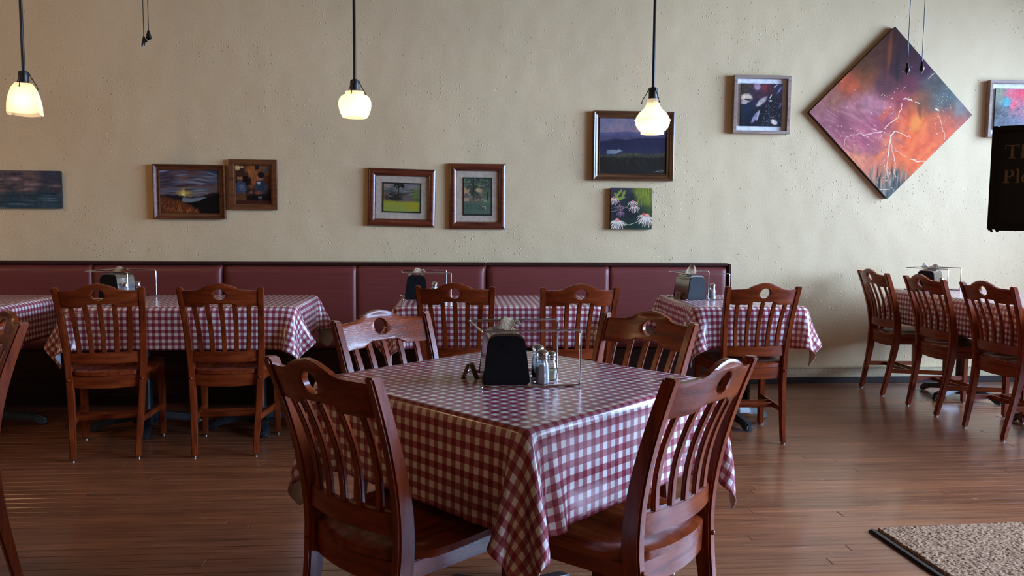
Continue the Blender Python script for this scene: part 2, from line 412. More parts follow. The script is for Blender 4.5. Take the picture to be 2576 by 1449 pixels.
# ------------------------------------------------------------ booth benches along the wall
BZ = 0.93
def bench(x0, x1, label, endpanel=False):
    r = tag(empty('booth_bench', ((x0 + x1) / 2, WY, 0)), label, 'bench', 'burgundy booth benches along the wall')
    Wd = x1 - x0
    MB().box((0, -.082, .48), (Wd - .006, .085, .90)).build('back_board', CAPWOOD, r, .004)
    MB().box((0, -.0925, BZ - .009), (Wd - .002, .125, .021)).build('top_cap', CAPWOOD, r, .005)
    for k in (-1, 1):                                   # two upholstered back pads with a soft seam between them
        n, m_ = 34, 22; X = np.zeros((n, m_, 3))
        hw = Wd / 4 - .0012
        for i in range(n):
            for j in range(m_):
                a = -1 + 2 * i / (n - 1); b = -1 + 2 * j / (m_ - 1)
                ends = a * k > 0
                puff = (1 - abs(a) ** (40 if ends else 60) * (1 if ends else .14)) * (1 - abs(b) ** 16)
                X[i, j] = (k * Wd / 4 + a * hw, -.135 - .022 * puff - .02 * (1 - (b + 1) / 2), .40 + (b + 1) / 2 * (BZ - .022 - .40))
        o = link('back_pad', grid_mesh('back_pad', X), VINYL, r, True, 0)
        so = o.modifiers.new('thickness', 'SOLIDIFY'); so.thickness = .02; so.offset = -1
    n, m_ = 40, 14; X = np.zeros((n, m_, 3))
    for i in range(n):
        for j in range(m_):
            a = -1 + 2 * i / (n - 1); b = -1 + 2 * j / (m_ - 1)
            X[i, j] = (a * (Wd / 2 - .004), -.40 + b * .21, .385 + .065 * ((1 - abs(a) ** 20) * (1 - abs(b) ** 8)) ** .6)
    o = link('seat_cushion', grid_mesh('seat_cushion', X), VINYL, r, True, 0)
    so = o.modifiers.new('thickness', 'SOLIDIFY'); so.thickness = .02; so.offset = -1
    MB().box((0, -.36, .22), (Wd - .01, .46, .30)).build('seat_box', CAPWOOD, r, .004)
    MB().box((0, -.33, .035), (Wd - .02, .40, .07)).build('toe_kick', CAPWOOD, r)
    if endpanel:
        e = MB(); e.prism([(0, 0), (0, .92), (-.001, .92)], 0, 0) if False else None
        q = [(-.03, .0), (-.60, .0), (-.60, .40), (-.25, .46), (-.175, .62), (-.158, .928), (-.03, .928)]
        mm = MB(); nn = len(q); xs = Wd / 2
        mm.add([(xs - .001, a, b) for a, b in q] + [(xs + .018, a, b) for a, b in q],
               [tuple(range(nn)), tuple(reversed(range(nn, 2 * nn)))] + [(i, (i + 1) % nn, nn + (i + 1) % nn, nn + i) for i in range(nn)])
        mm.build('end_panel', CAPWOOD, r, .003)
    return r
bench(-5.38, -3.420, 'burgundy booth bench furthest left, cut by the picture edge')
bench(-3.418, -1.632, 'burgundy vinyl booth bench at the left behind the table with two chairs')
bench(-1.630, 0.232, 'burgundy vinyl booth bench in the middle, left of the bench seam behind the main table')
bench(0.234, 2.030, 'burgundy vinyl booth bench at the right end with dark end panel', True)
# ------------------------------------------------------------ chairs
def make_chair():
    r = empty('dining_chair')
    HT = 0.885
    def prof(z):          # y of the rear post's centre line over height: foot back, knee forward, top back
        zs = [0, .12, .26, .40, .47, .56, .66, .78, HT]; yv = [.0, .026, .056, .078, .080, .070, .048, .010, -.030]
        return float(np.interp(z, zs, yv)) if z <= .05 else float(np.interp(z, *_sm(zs, yv)))
    def xo(z): return 0.153 + (0.198 - 0.153) * max(0, (z - .05)) / (HT - .05)
    def dep(z): return float(np.interp(z, [0, .2, .40, .50, .70, HT], [.030, .038, .052, .050, .040, .033]))
    BEND = 0.030
    def yb(x, z): return prof(z) - BEND * max(0, 1 - (x / xo(z)) ** 2)
    for s_ in (-1, 1):
        zs = [.008] + list(np.linspace(.05, HT, 20))
        m = MB().sweep([(s_ * xo(z), prof(z), z) for z in zs], [(.030 if z > .1 else .027, dep(z)) for z in zs])
        p = m.build('rear_post', WOODZ, r, .005, 2)
        # button head on the rear face, glide under the foot
        z = .405; MB().sphere((s_ * xo(z), prof(z) - dep(z) / 2, z), .0075, 12, 8).build('bolt_button', WOODZ, p)
        MB().lathe([(.008, 0), (.011, .001), (.011, .005), (.006, .009)], 12, (s_ * xo(0), 0, 0)).build('glide', STEEL, p)
    # crest rail with hump, cupid-bow lower edge and a round hole
    W2 = .186; cz = .848; R = .0285; N = 120; K = 8
    def top(x):
        u = abs(x) / W2; return .873 - .004 * math.sin(min(1, u * 1.0) * PI) * (u > .45) + .034 * (math.cos(min(1, u / .72) * PI) * .5 + .5)
    def bot(x):
        u = abs(x) / W2; return .783 + .016 * (1 if u < .30 else (math.cos(min(1, (u - .30) / .16) * PI) * .5 + .5)) - .004 * (1 - min(1, u / .3)) ** 2 * 0
    outer = []
    for i in range(N):
        a = 2 * PI * i / N; ca, sa = math.cos(a), math.sin(a)
        t = 1e9
        lo, hi = 0, .4
        def inside(q):
            x, z = ca * q, cz + sa * q; return abs(x) <= W2 and bot(x) <= z <= top(x)
        q = 0
        while inside(q + .0015): q += .0015
        outer.append((ca * q, cz + sa * q))
    vs = []; fs = []
    for side in (0, 1):
        for k in range(K + 1):
            t = (k / K) ** 1.5
            for i in range(N):
                a = 2 * PI * i / N
                x = (1 - t) * R * math.cos(a) + t * outer[i][0]; z = cz + (1 - t) * R * math.sin(a) + t * (outer[i][1] - cz)
                edge = .0025 if k in (0, K) else 0
                th = (.0105 - edge) * (1 if side else -1)
                vs.append((x, yb(x, z) + th, z))
    S = (K + 1) * N
    for side in (0, 1):
        for k in range(K):
            for i in range(N):
                j = (i + 1) % N; q = (side * S + k * N + i, side * S + k * N + j, side * S + (k + 1) * N + j, side * S + (k + 1) * N + i)
                fs.append(q if side == 0 else q[::-1])
    for k in (0, K):
        for i in range(N):
            j = (i + 1) % N; q = (k * N + i, k * N + j, S + k * N + j, S + k * N + i); fs.append(q if k else q[::-1])
    MB().add(vs, fs).build('crest_rail', WOODX, r, 0, angle=50)
    def rail(name, z0, z1, th, hw, ybend, arch=0, bevel=.003):
        n = 17; m = MB(); V = []
        for i in range(n):
            x = -hw + 2 * hw * i / (n - 1); yc = ybend(x)
            a = arch * (1 - (x / hw) ** 2)
            V += [(x, yc - th / 2, z0 - a), (x, yc + th / 2, z0 - a), (x, yc + th / 2, z1), (x, yc - th / 2, z1)]
        fs_ = []
        for i in range(n - 1):
            for j in range(4): fs_.append((4 * i + j, 4 * i + (j + 1) % 4, 4 * i + 4 + (j + 1) % 4, 4 * i + 4 + j))
        fs_ += [(0, 1, 2, 3), tuple(4 * (n - 1) + j for j in (3, 2, 1, 0))]
        return m.add(V, fs_).build(name, WOODX, r, bevel, 2)
    rail('lower_rail', .488, .545, .020, xo(.51) - .012, lambda x: yb(x, .515))
    for i in range(5):
        k = i - 2; zs = np.linspace(.540, .800, 12)
        pts = []
        for z in zs:
            t = (z - .54) / .26; x = k * (.0585 + .0095 * t)
            pts.append((x, yb(x, z) + .010 * math.sin(t * PI) * 1.0, z))
        MB().sweep(pts, [(.0235, .013)] * 12).build('slat', WOODZ, r, .0035, 2)
    # saddle seat, wider at the front
    n, m_ = 26, 26; Xt = np.zeros((n, m_, 3)); Xb = Xt.copy()
    for i in range(n):
        for j in range(m_):
            a = -1 + 2 * i / (n - 1); b = j / (m_ - 1)
            hw = .140 + (.212 - .140) * min(1, b / .22) ** .8 if b < .22 else .212 + .008 * math.sin((b - .22) / .78 * PI)
            y = .062 - .022 * (1 - a * a) * (1 - b) + b * .40 - .012 * a * a * b
            e = (1 - abs(a) ** 12) * (1 - abs(2 * b - 1) ** 14)
            scoop = .013 * math.exp(-((abs(a) - .45) / .33) ** 2) * math.exp(-((b - .42) / .30) ** 2)
            Xt[i, j] = (a * hw, y, .446 + .010 * e - scoop); Xb[i, j] = (a * hw * .975, .064 + (y - .064) * .98, .425)
    V = np.concatenate([Xt.reshape(-1, 3), Xb.reshape(-1, 3)]); idx = np.arange(n * m_).reshape(n, m_); o_ = n * m_
    q = [(idx[i, j], idx[i + 1, j], idx[i + 1, j + 1], idx[i, j + 1]) for i in range(n - 1) for j in range(m_ - 1)]
    q += [tuple(o_ + x for x in t[::-1]) for t in q]
    bd = [idx[i, 0] for i in range(n)] + [idx[n - 1, j] for j in range(1, m_)] + [idx[i, m_ - 1] for i in range(n - 2, -1, -1)] + [idx[0, j] for j in range(m_ - 2, 0, -1)]
    q += [(bd[k], o_ + bd[k], o_ + bd[(k + 1) % len(bd)], bd[(k + 1) % len(bd)]) for k in range(len(bd))]
    MB().add(V.tolist(), [tuple(int(z) for z in t) for t in q]).build('seat', WOODY, r, 0, angle=50)
    rail('rear_apron', .362, .424, .020, xo(.40) - .010, lambda x: .083 - .022 * (1 - (x / .17) ** 2), .006)
    FX, FY = .200, .430
    def bar(name, a, b, wx, wz, mat):
        a, b = Vector(a), Vector(b); d = (b - a).normalized(); sd = d.cross(Vector((0, 0, 1))).normalized(); up = sd.cross(d)
        V = []
        for p in (a, b):
            for u_, w_ in ((-1, -1), (1, -1), (1, 1), (-1, 1)): V.append(p + sd * (u_ * wx / 2) + up * (w_ * wz / 2))
        return MB().add(V, [(3, 2, 1, 0), (4, 5, 6, 7), (0, 1, 5, 4), (1, 2, 6, 5), (2, 3, 7, 6), (3, 0, 4, 7)]).build(name, mat, r, .003, 2)
    for s_ in (-1, 1):
        lg = MB().sweep([(s_ * FX, FY + .004 * (1 - z / .42), z) for z in (.008, .2, .424)], [(.028, .028), (.034, .034), (.038, .038)]).build('front_leg', WOODZ, r, .004, 2)
        MB().lathe([(.008, 0), (.011, .001), (.011, .005), (.006, .009)], 12, (s_ * FX, FY + .004, 0)).build('glide', STEEL, lg)
        bar('side_apron', (s_ * (xo(.40) + .002), .095, .401), (s_ * (FX + .002), FY - .012, .401), .020, .046, WOODY)
        bar('side_stretcher', (s_ * (xo(.18) - .001), prof(.185) + .01, .185), (s_ * FX, FY - .010, .175), .018, .030, WOODY)
    bar('front_apron', (-FX + .012, FY - .004, .401), (FX - .012, FY - .004, .401), .020, .046, WOODX)
    for yy in (.185, .265):
        xx = .157 + (.2 - .157) * (yy - .04) / .39
        bar('cross_stretcher', (-xx, yy, .180), (xx, yy, .180), .016, .024, WOODX)
    return r
def _sm(zs, yv):          # smoothed sampling of the post's centre line
    zz = np.linspace(zs[0], zs[-1], 60); yy = np.interp(zz, zs, yv)
    for _ in range(12): yy[1:-1] = (yy[:-2] + 2 * yy[1:-1] + yy[2:]) / 4
    return zz, yy
chair0 = make_chair()
KIDSC = list(chair0.children)
CHAIRS = [
 (-1.772, 4.096, .177, 'wooden slat-back chair, left of the two in front of the left checked table'),
 (-1.184, 4.122, .064, 'wooden slat-back chair, right of the two in front of the left checked table'),
 (0.009, 4.197, -.112, 'wooden slat-back chair seen behind the main table, left of the napkin holder'),
 (0.661, 4.140, .06, 'wooden slat-back chair seen behind the main table, right of the napkin holder'),
 (1.680, 4.205, .016, 'wooden slat-back chair in front of the small table numbered 7'),
 (3.069, 5.540, -1.596, 'wooden chair nearest the wall in the row of three at the right'),
 (3.085, 4.938, -1.546, 'wooden chair in the middle of the row of three at the right'),
 (3.107, 4.356, -1.488, 'wooden chair nearest the viewer in the row of three at the right'),
 (-0.295, 1.875, -.782, 'dark foreground wooden chair at the main table, its back to us on the left'),
 (0.598, 1.840, .774, 'foreground wooden chair at the main table, its back to us on the right'),
 (-0.236, 2.814, -2.403, 'wooden chair behind the main table facing us with bright glare on its crest rail'),
 (0.674, 2.768, 2.225, 'wooden chair on the far right side of the main table facing us'),
 (-1.575, 2.79, 2.42, 'wooden chair cut off by the left edge of the picture'),
]
for i, (x, y, th, lab) in enumerate(CHAIRS):
    c = chair0 if i == 0 else copy_tree(chair0)
    c.location = (x, y, 0); c.rotation_euler = (0, 0, th); tag(c, lab, 'chair', 'wooden slat-back dining chairs')
# ------------------------------------------------------------ tables and draped cloths
def drape(hx, hy, drop, seed, step=0.0225, steps=150, iters=9, bend=0.02, soft=0, lean=(0, 0, 0, 0)):
    """vinyl cloth over a table top: position-based cloth on a grid, pinned on the top, hanging round rounded edges"""
    rg = np.random.RandomState(seed); er = .010
    nx = int(round(2 * (hx + drop) / step)) + 1; ny = int(round(2 * (hy + drop) / step)) + 1
    u = np.linspace(-hx - drop, hx + drop, nx); v = np.linspace(-hy - drop, hy + drop, ny)
    U, V = np.meshgrid(u, v, indexing='ij'); dx, dy = u[1] - u[0], v[1] - v[0]
    a = np.maximum(np.abs(U) - hx, 0); b = np.maximum(np.abs(V) - hy, 0)
    X = np.zeros((nx, ny, 3))
    k = np.where((a > 0) & (b > 0), .75, .35)
    X[..., 0] = np.sign(U) * (np.minimum(np.abs(U), hx) + a * k); X[..., 1] = np.sign(V) * (np.minimum(np.abs(V), hy) + b * k)
    X[..., 2] = -.8 * np.hypot(a, b)
    ph = rg.uniform(0, 6.28, 6)
    rip = .010 * (np.sin(U * 17 + ph[0]) + np.sin(U * 9.3 + ph[1])) ; rip2 = .010 * (np.sin(V * 15 + ph[2]) + np.sin(V * 8.1 + ph[3]))
    X[..., 1] += np.sign(V) * (b > 0) * rip * b / drop; X[..., 0] += np.sign(U) * (a > 0) * rip2 * a / drop
    cm = (a > 0) & (b > 0)
    for ci, (sx, sy) in enumerate(((-1, -1), (1, -1), (1, 1), (-1, 1))):     # corner folds fall to one side
        q = cm & (np.sign(U) == sx) & (np.sign(V) == sy)
        X[..., 0] += q * (-sx) * lean[ci] * np.minimum(a, b); X[..., 1] += q * sy * abs(lean[ci]) * np.minimum(a, b) * .3
    pin = (np.abs(U) < hx - .004) & (np.abs(V) < hy - .004)
    w = (~pin).astype(float)
    X0 = X.copy(); Vv = np.zeros_like(X)
    top = X.copy(); top[..., 2] = 0
    X[pin] = top[pin]
    sets = []
    c0f = np.exp(-(((U + hx + drop / 2) / .22) ** 2 + ((V + hy + drop / 2) / .22) ** 2) ** 2) * soft     # the near corner is limper
    def cons(sl1, sl2, L, st):
        n0, n1 = min(w[sl1].shape[0], w[sl2].shape[0]), min(w[sl1].shape[1], w[sl2].shape[1]); cf = c0f[sl1][:n0, :n1, None]
        if st == 'd2': st = .22 * cf + bend * (1 - cf)
        elif L > 3.9 * min(dx, dy): st = st * bend * (1 - cf)
        ws = w[sl1] + w[sl2]; ok = ws > 0
        w1 = np.where(ok, w[sl1] / np.maximum(ws, 1e-9), 0)[..., None]; w2 = np.where(ok, w[sl2] / np.maximum(ws, 1e-9), 0)[..., None]
        sets.append((sl1, sl2, L, st, w1, w2))
    S = slice
    def pair(n, d, par):      # index slices for (i, i+d), i in blocks so no point is shared
        return [(S(o_, n - d, 2 * d), S(o_ + d, n, 2 * d)) for o_ in range(2 * d)] if d == 1 else [(S(o_, n - d, 2 * d), S(o_ + d, n, 2 * d)) for o_ in range(2 * d)]
    for A, B in pair(nx, 1, 0): cons((A, S(None)), (B, S(None)), dx, 1)
    for A, B in pair(ny, 1, 0): cons((S(None), A), (S(None), B), dy, 1)
    dg = math.hypot(dx, dy)
    for A, B in pair(nx, 1, 0):
        cons((A, S(0, ny - 1)), (B, S(1, ny)), dg, .55); cons((A, S(1, ny)), (B, S(0, ny - 1)), dg, .55)
    for A, B in pair(nx, 2, 0): cons((A, S(None)), (B, S(None)), 2 * dx, 'd2')
    for A, B in pair(ny, 2, 0): cons((S(None), A), (S(None), B), 2 * dy, 'd2')
    for A, B in pair(nx, 4, 0): cons((A, S(None)), (B, S(None)), 4 * dx, .6)
    for A, B in pair(ny, 4, 0): cons((S(None), A), (S(None), B), 4 * dy, .6)
    for A, B in pair(nx, 3, 0):
        cons((A, S(0, ny - 3)), (B, S(3, ny)), 3 * dg, .4); cons((A, S(3, ny)), (B, S(0, ny - 3)), 3 * dg, .4)
    sets2 = []
    for (s1, s2, L, st, w1, w2) in sets:
        n1, n2 = X[s1].shape, X[s2].shape; c0, c1 = min(n1[0], n2[0]), min(n1[1], n2[1])
        sets2.append((s1, s2, L, st, w1[:c0, :c1], w2[:c0, :c1], c0, c1))
    g = np.array([0, 0, -9.8]); dt = 1 / 60
    for it in range(steps):
        Vv *= .965 if it < steps * .7 else .90
        P = X + (Vv * dt + g * dt * dt) * w[..., None]
        for _ in range(iters):
            for s1, s2, L, st, w1, w2, c0, c1 in sets2:
                p1 = P[s1][:c0, :c1]; p2 = P[s2][:c0, :c1]; d = p2 - p1; ln = np.sqrt((d * d).sum(-1, keepdims=True)) + 1e-9
                f = d * ((ln - L) / ln * st)
                p1 += f * w1; p2 -= f * w2
            # keep outside the rounded table prism
            qx = np.abs(P[..., 0]) - hx + er; qy = np.abs(P[..., 1]) - hy + er; qz = P[..., 2] + er
            mx, my, mz = np.maximum(qx, 0), np.maximum(qy, 0), np.maximum(qz, 0)
            ln = np.sqrt(mx * mx + my * my + mz * mz); inn = np.maximum(np.maximum(qx, qy), qz) < 0
            dist = ln - er; hit = (dist < 0) & (~inn) & (~pin); sc_ = np.where(hit, (er - ln) / np.maximum(ln, 1e-6), 0)
            P[..., 0] += np.sign(P[..., 0]) * mx * sc_; P[..., 1] += np.sign(P[..., 1]) * my * sc_; P[..., 2] += mz * sc_
            hin = inn & (~pin)
            if hin.any():
                px = hin & (qx >= qy); py = hin & (qx < qy)
                P[..., 0] = np.where(px, np.sign(P[..., 0]) * hx, P[..., 0]); P[..., 1] = np.where(py, np.sign(P[..., 1]) * hy, P[..., 1])
        Vv = (P - X) / dt; X = P
    # light smoothing of the hanging part only
    for _ in range(2):
        Y = X.copy(); Y[1:-1, 1:-1] = (X[1:-1, 1:-1] * 4 + X[:-2, 1:-1] + X[2:, 1:-1] + X[1:-1, :-2] + X[1:-1, 2:]) / 8
        hang = (a > .03) | (b > .03); X = np.where(hang[..., None], Y, X)
    return X, U, V
def make_cloth(name, loc, rz, dr, label, uvoff=(0, 0)):
    X, U, V = dr
    me = grid_mesh(name, X)
    uvl = me.uv_layers.new(name='UVMap')
    li = np.zeros(len(me.loops), int); me.loops.foreach_get('vertex_index', li)
    uvs = np.stack([U.ravel()[li] + uvoff[0], V.ravel()[li] + uvoff[1]], -1).ravel(); uvl.data.foreach_set('uv', uvs)
    o = link(name, me, GINGHAM, None, True, 0); me.materials.append(BACKCLOTH)
    o.location = loc; o.rotation_euler = (0, 0, rz)
    s_ = o.modifiers.new('subdivision', 'SUBSURF'); s_.levels = 1; s_.render_levels = 1
    s_ = o.modifiers.new('thickness', 'SOLIDIFY'); s_.thickness = .0016; s_.offset = 1; s_.material_offset = 1; s_.material_offset_rim = 1
    return tag(o, label, 'tablecloth', 'red and white gingham tablecloths')
ZT = .750
def make_table(loc, rz, sx, sy, label, feet=((0, 0, 0),), arm=.30):
    r = tag(empty('pedestal_table', loc, rz), label, 'table', 'pedestal dining tables')
    MB().box((0, 0, ZT - .018), (sx - .034, sy - .034, .034)).build('tabletop', TABLETOP, r, .010, 3)
    for fx, fy, fr in feet:
        MB().lathe([(.075, 0), (.075, .006), (.036, .03), (.036, .66), (.05, .665), (.16, .672), (.16, .68)], 24, (fx, fy, .035)).build('column', IRON, r)
        for k in range(4):
            a = fr + k * PI / 2; d = Vector((math.cos(a), math.sin(a), 0)); n_ = Vector((-d.y, d.x, 0)); V = []; L = 9
            for i in range(L):
                t = i / (L - 1); p = Vector((fx, fy, 0)) + d * (.03 + (arm - .03) * t)
                hw = .040 - .006 * t if i < L - 1 else .020; zt = .105 - .055 * t if i < L - 1 else .032
                zb = .055 * (1 - t) ** .5 if i < L - 2 else .004
                zb = min(zb, zt - .02)
                V += [p - n_ * hw + Vector((0, 0, zb)), p + n_ * hw + Vector((0, 0, zb)), p + n_ * hw * .7 + Vector((0, 0, zt)), p - n_ * hw * .7 + Vector((0, 0, zt))]
            fs = [(3, 2, 1, 0), tuple(4 * (L - 1) + j for j in range(4))]
            for i in range(L - 1):
                for j in range(4): fs.append((4 * i + j, 4 * i + (j + 1) % 4, 4 * i + 4 + (j + 1) % 4, 4 * i + 4 + j))
            MB().add(V, fs).build('base_foot', IRON, r, .007, 2)
    return r
CZ = ZT + .002
TABLES = [
 # cx, cy, rz, sx, sy, drop, seed, label, cloth label, feet
 (0.183, 2.350, .737, .845, .875, .235, 3, 'square pedestal table under the checked cloth in the foreground centre', 'red gingham vinyl cloth on the foreground main table', ((0, 0, .05),)),
 (-1.480, 4.745, 0, 1.235, .775, .205, 7, 'rectangular table under a checked cloth behind the two left chairs', 'red gingham cloth on the left table behind two chairs', ((-.33, 0, .3), (.33, 0, .3))),
 (0.255, 4.745, 0, 1.190, .715, .205, 11, 'rectangular table under a checked cloth by the booth, behind the main table', 'red gingham cloth on the booth table behind the main table', ((-.3, 0, .3), (.3, 0, .3))),
 (1.685, 4.755, 0, .680, .835, .205, 15, 'small table numbered 7 under a checked cloth at the right end of the booth', 'red gingham cloth on the small table numbered 7', ((0, 0, .2),)),
 (3.630, 4.750, .03, .760, 1.900, .215, 19, 'long table under a checked cloth at the right beside three chairs', 'red gingham cloth on the long table at the right', ((0, .58, .4), (0, -.35, .4))),
 (-3.020, 4.770, 0, 1.200, .730, .205, 23, 'booth table under a checked cloth at the left edge of the picture', 'red gingham cloth on the booth table cut by the left picture edge', ((.3, 0, .3),)),
]
LEAN = (.5, .25, .25, .25)
for i, (cx, cy, rz, sx, sy, drop, seed, lab, clab, feet) in enumerate(TABLES):
    make_table((cx, cy, 0), rz, sx, sy, lab, feet)
    dr = drape(sx / 2, sy / 2, drop, seed, .0185 if i == 0 else .030, 150 if i == 0 else 110, 9 if i == 0 else 7, soft=.65 if i == 0 else 0, lean=LEAN)
    make_cloth('tablecloth', (cx, cy, CZ), rz, dr, clab, (seed * .013, seed * .007))
# ------------------------------------------------------------ pendant lamps
def pendant(loc, zb, kind, label, rz=0, power=9, col=(1, .70, .40)):
    """loc x,y; zb = height of the shade's lower rim"""
    r = tag(empty('pendant_lamp', (loc[0], loc[1], zb), rz), label, 'lamp', 'pendant lamps on black rods')
    if kind == 'square':
        H = .165; prof = [(.034, .165), (.040, .163), (.056, .135), (.068, .095), (.0755, .05), (.078, 0.0)]
        V = []; S = 8; n = len(prof)
        def sq(h, k):
            pts = []
            for c in range(4):
                for i in range(S):
                    t = -1 + 2 * i / S; bul = 1 + .05 * (1 - t * t)
                    x, y = h * bul, h * t
                    a = c * PI / 2; pts.append((x * math.cos(a) - y * math.sin(a), x * math.sin(a) + y * math.cos(a)))
            return pts
        fs = []
        for k, (h, z) in enumerate(prof):
            for j, (x, y) in enumerate(sq(h, k)):
                c = j % S; lift = 0.010 * (abs(-1 + 2 * c / S) ** 2 - 1) * (k == n - 1)
                V.append((x, y, z + lift))
        m4 = 4 * S
        for i in range(n - 1):
            for j in range(m4): fs.append((i * m4 + j, i * m4 + (j + 1) % m4, (i + 1) * m4 + (j + 1) % m4, (i + 1) * m4 + j))
        o = MB().add(V, fs).build('glass_shade', OPAL, r, angle=35)
        htop = .165
    else:
        if kind == 'squat':
            prof = [(.054, .148), (.053, .140), (.053, .131), (.070, .126), (.085, .112), (.0925, .092), (.0935, .070), (.089, .045), (.080, .02), (.071, .004), (.068, 0)]
        else:
            prof = [(.038, .205), (.039, .195), (.036, .188), (.040, .172), (.052, .150), (.068, .135), (.083, .122), (.0815, .120), (.094, .105), (.100, .088), (.1075, .082), (.102, .076), (.1005, .060), (.092, .040), (.078, .022), (.066, .016), (.069, .011), (.068, 0)]
        htop = prof[0][1]
        o = MB().lathe(prof, 40, cap=False).build('glass_shade', OPAL, r, angle=60)
    MB().lathe([(.012, .070), (.025, .064), (.0265, .050), (.0265, 0), (.024, -.004)], 20, (0, 0, htop + .001)).build('socket_cap', BLACKMETAL, r)
    MB().lathe([(.009, 0), (.009, 3.44 - zb - htop)], 12, (0, 0, htop + .06)).build('rod', BLACKMETAL, r)
    MB().lathe([(.055, 0), (.055, .012), (.03, .02)], 20, (0, 0, 3.48 - zb)).build('ceiling_canopy', BLACKMETAL, r)
    for k in range(3):
        a = 2 * PI * k / 3 + .35; d = Vector((math.cos(a), math.sin(a), 0)); z0 = htop + .062
        pth = smooth_path([Vector((0, 0, z0)), d * .024 + Vector((0, 0, z0 + .006)), d * .034 + Vector((0, 0, z0 - .022)), d * .062 + Vector((0, 0, z0 - .068)), d * .066 + Vector((0, 0, z0 - .084))], .012, 3)
        wr = MB().tube(pth, .0026, 6).build('shade_wire', BLACKMETAL, r)
        MB().sphere(d * .067 + Vector((0, 0, z0 - .085)), .0048, 8, 6).build('wire_knob', BLACKMETAL, wr)
    bz = .075 if kind != 'bell' else .09
    MB().lathe([(.012, .06), (.013, .035), (.022, .018), (.024, 0), (.016, -.018), (.004, -.025)], 16, (0, 0, bz)).build('bulb', BULB, r)
    ld = bpy.data.lights.new('lamp_glow', 'POINT'); ld.energy = power; ld.color = col; ld.shadow_soft_size = .026
    lo = bpy.data.objects.new('lamp_glow', ld); COL.objects.link(lo); lo.location = (0, 0, bz - .03); lo.parent = r
    return r
pendant((-2.404, 4.70), 1.813, 'square', 'square tapered opal glass pendant lamp at the left', .30, 1.25)
pendant((-0.572, 4.70), 1.820, 'squat', 'squat round opal glass pendant lamp in the middle', 0, 1.5)
pendant((1.178, 4.70), 1.752, 'bell', 'ridged bell-shaped opal glass pendant lamp over the sheep painting', .5, 1.6)

# unseen glowing globes added as warm fill, at left and behind the viewer
def globe(x, y, z, label):
    r = tag(empty('fill_globe', (x, y, z)), label, 'lamp', 'added warm fill globes outside the picture')
    MB().sphere((0, 0, 0), .11, 24, 14).build('glowing_globe', FILL_GLOBE, r)
    MB().lathe([(.034, 0), (.034, .05), (.012, .07)], 16, (0, 0, .105)).build('socket_cap', BLACKMETAL, r)
    MB().lathe([(.009, 0), (.009, 3.48 - z - .17)], 10, (0, 0, .17)).build('rod', BLACKMETAL, r)
globe(-3.30, 2.60, 2.55, 'added warm fill globe left of the picture, nearest its edge')
globe(-4.75, 3.70, 1.95, 'added warm fill globe left of the picture, nearest the wall')
globe(1.90, -1.60, 2.15, 'added warm fill globe hanging behind the viewer')

# ------------------------------------------------------------ pull chains of the ceiling fans
def chain(x, y, zb, bead, label):
    r = tag(empty('pull_chain', (x, y, zb)), label, 'chain', 'hanging pull chains')
    MB().tube([(0, 0, .03), (0.001, 0, 1.0), (0, 0, 3.49 - zb)], .0016, 6).build('cord', BLACKMETAL, r)
    if bead == 'drop': MB().lathe([(.002, .036), (.005, .030), (.009, .016), (.011, .006), (.007, 0), (.002, -.002)], 14).build('drop_pull', BLACKMETAL, r)
    elif bead == 'charm':
        MB().tube([(0, 0, .032), (-.004, 0, .012), (-.008, 0, -.008)], [.003, .0045, .003], 8).tube([(0, 0, .03), (.004, 0, .014), (.001, .001, -.004)], [.003, .004, .002], 8).tube([(0, 0, .022), (.006, 0, .018), (.011, 0, .010)], [.002, .004, .003], 8).build('fan_charm', BLACKMETAL, r)
    else: MB().lathe([(.002, .040), (.0055, .036), (.006, .024), (.010, .015), (.009, .006), (.004, 0), (.0015, -.010)], 12).build('spindle_pull', BLACKMETAL, r)
    return r
chain(-1.188, 3.2, 1.893, 'charm', 'thin pull chain ending in a small fan charm, upper left')
chain(-1.170, 3.2, 1.912, 'drop', 'thin pull chain ending in a dark drop, upper left')
chain(1.865, 3.2, 1.850, 'spindle', 'left pull chain hanging in front of the diamond painting')
chain(1.927, 3.2, 1.856, 'spindle', 'right pull chain hanging in front of the diamond painting')

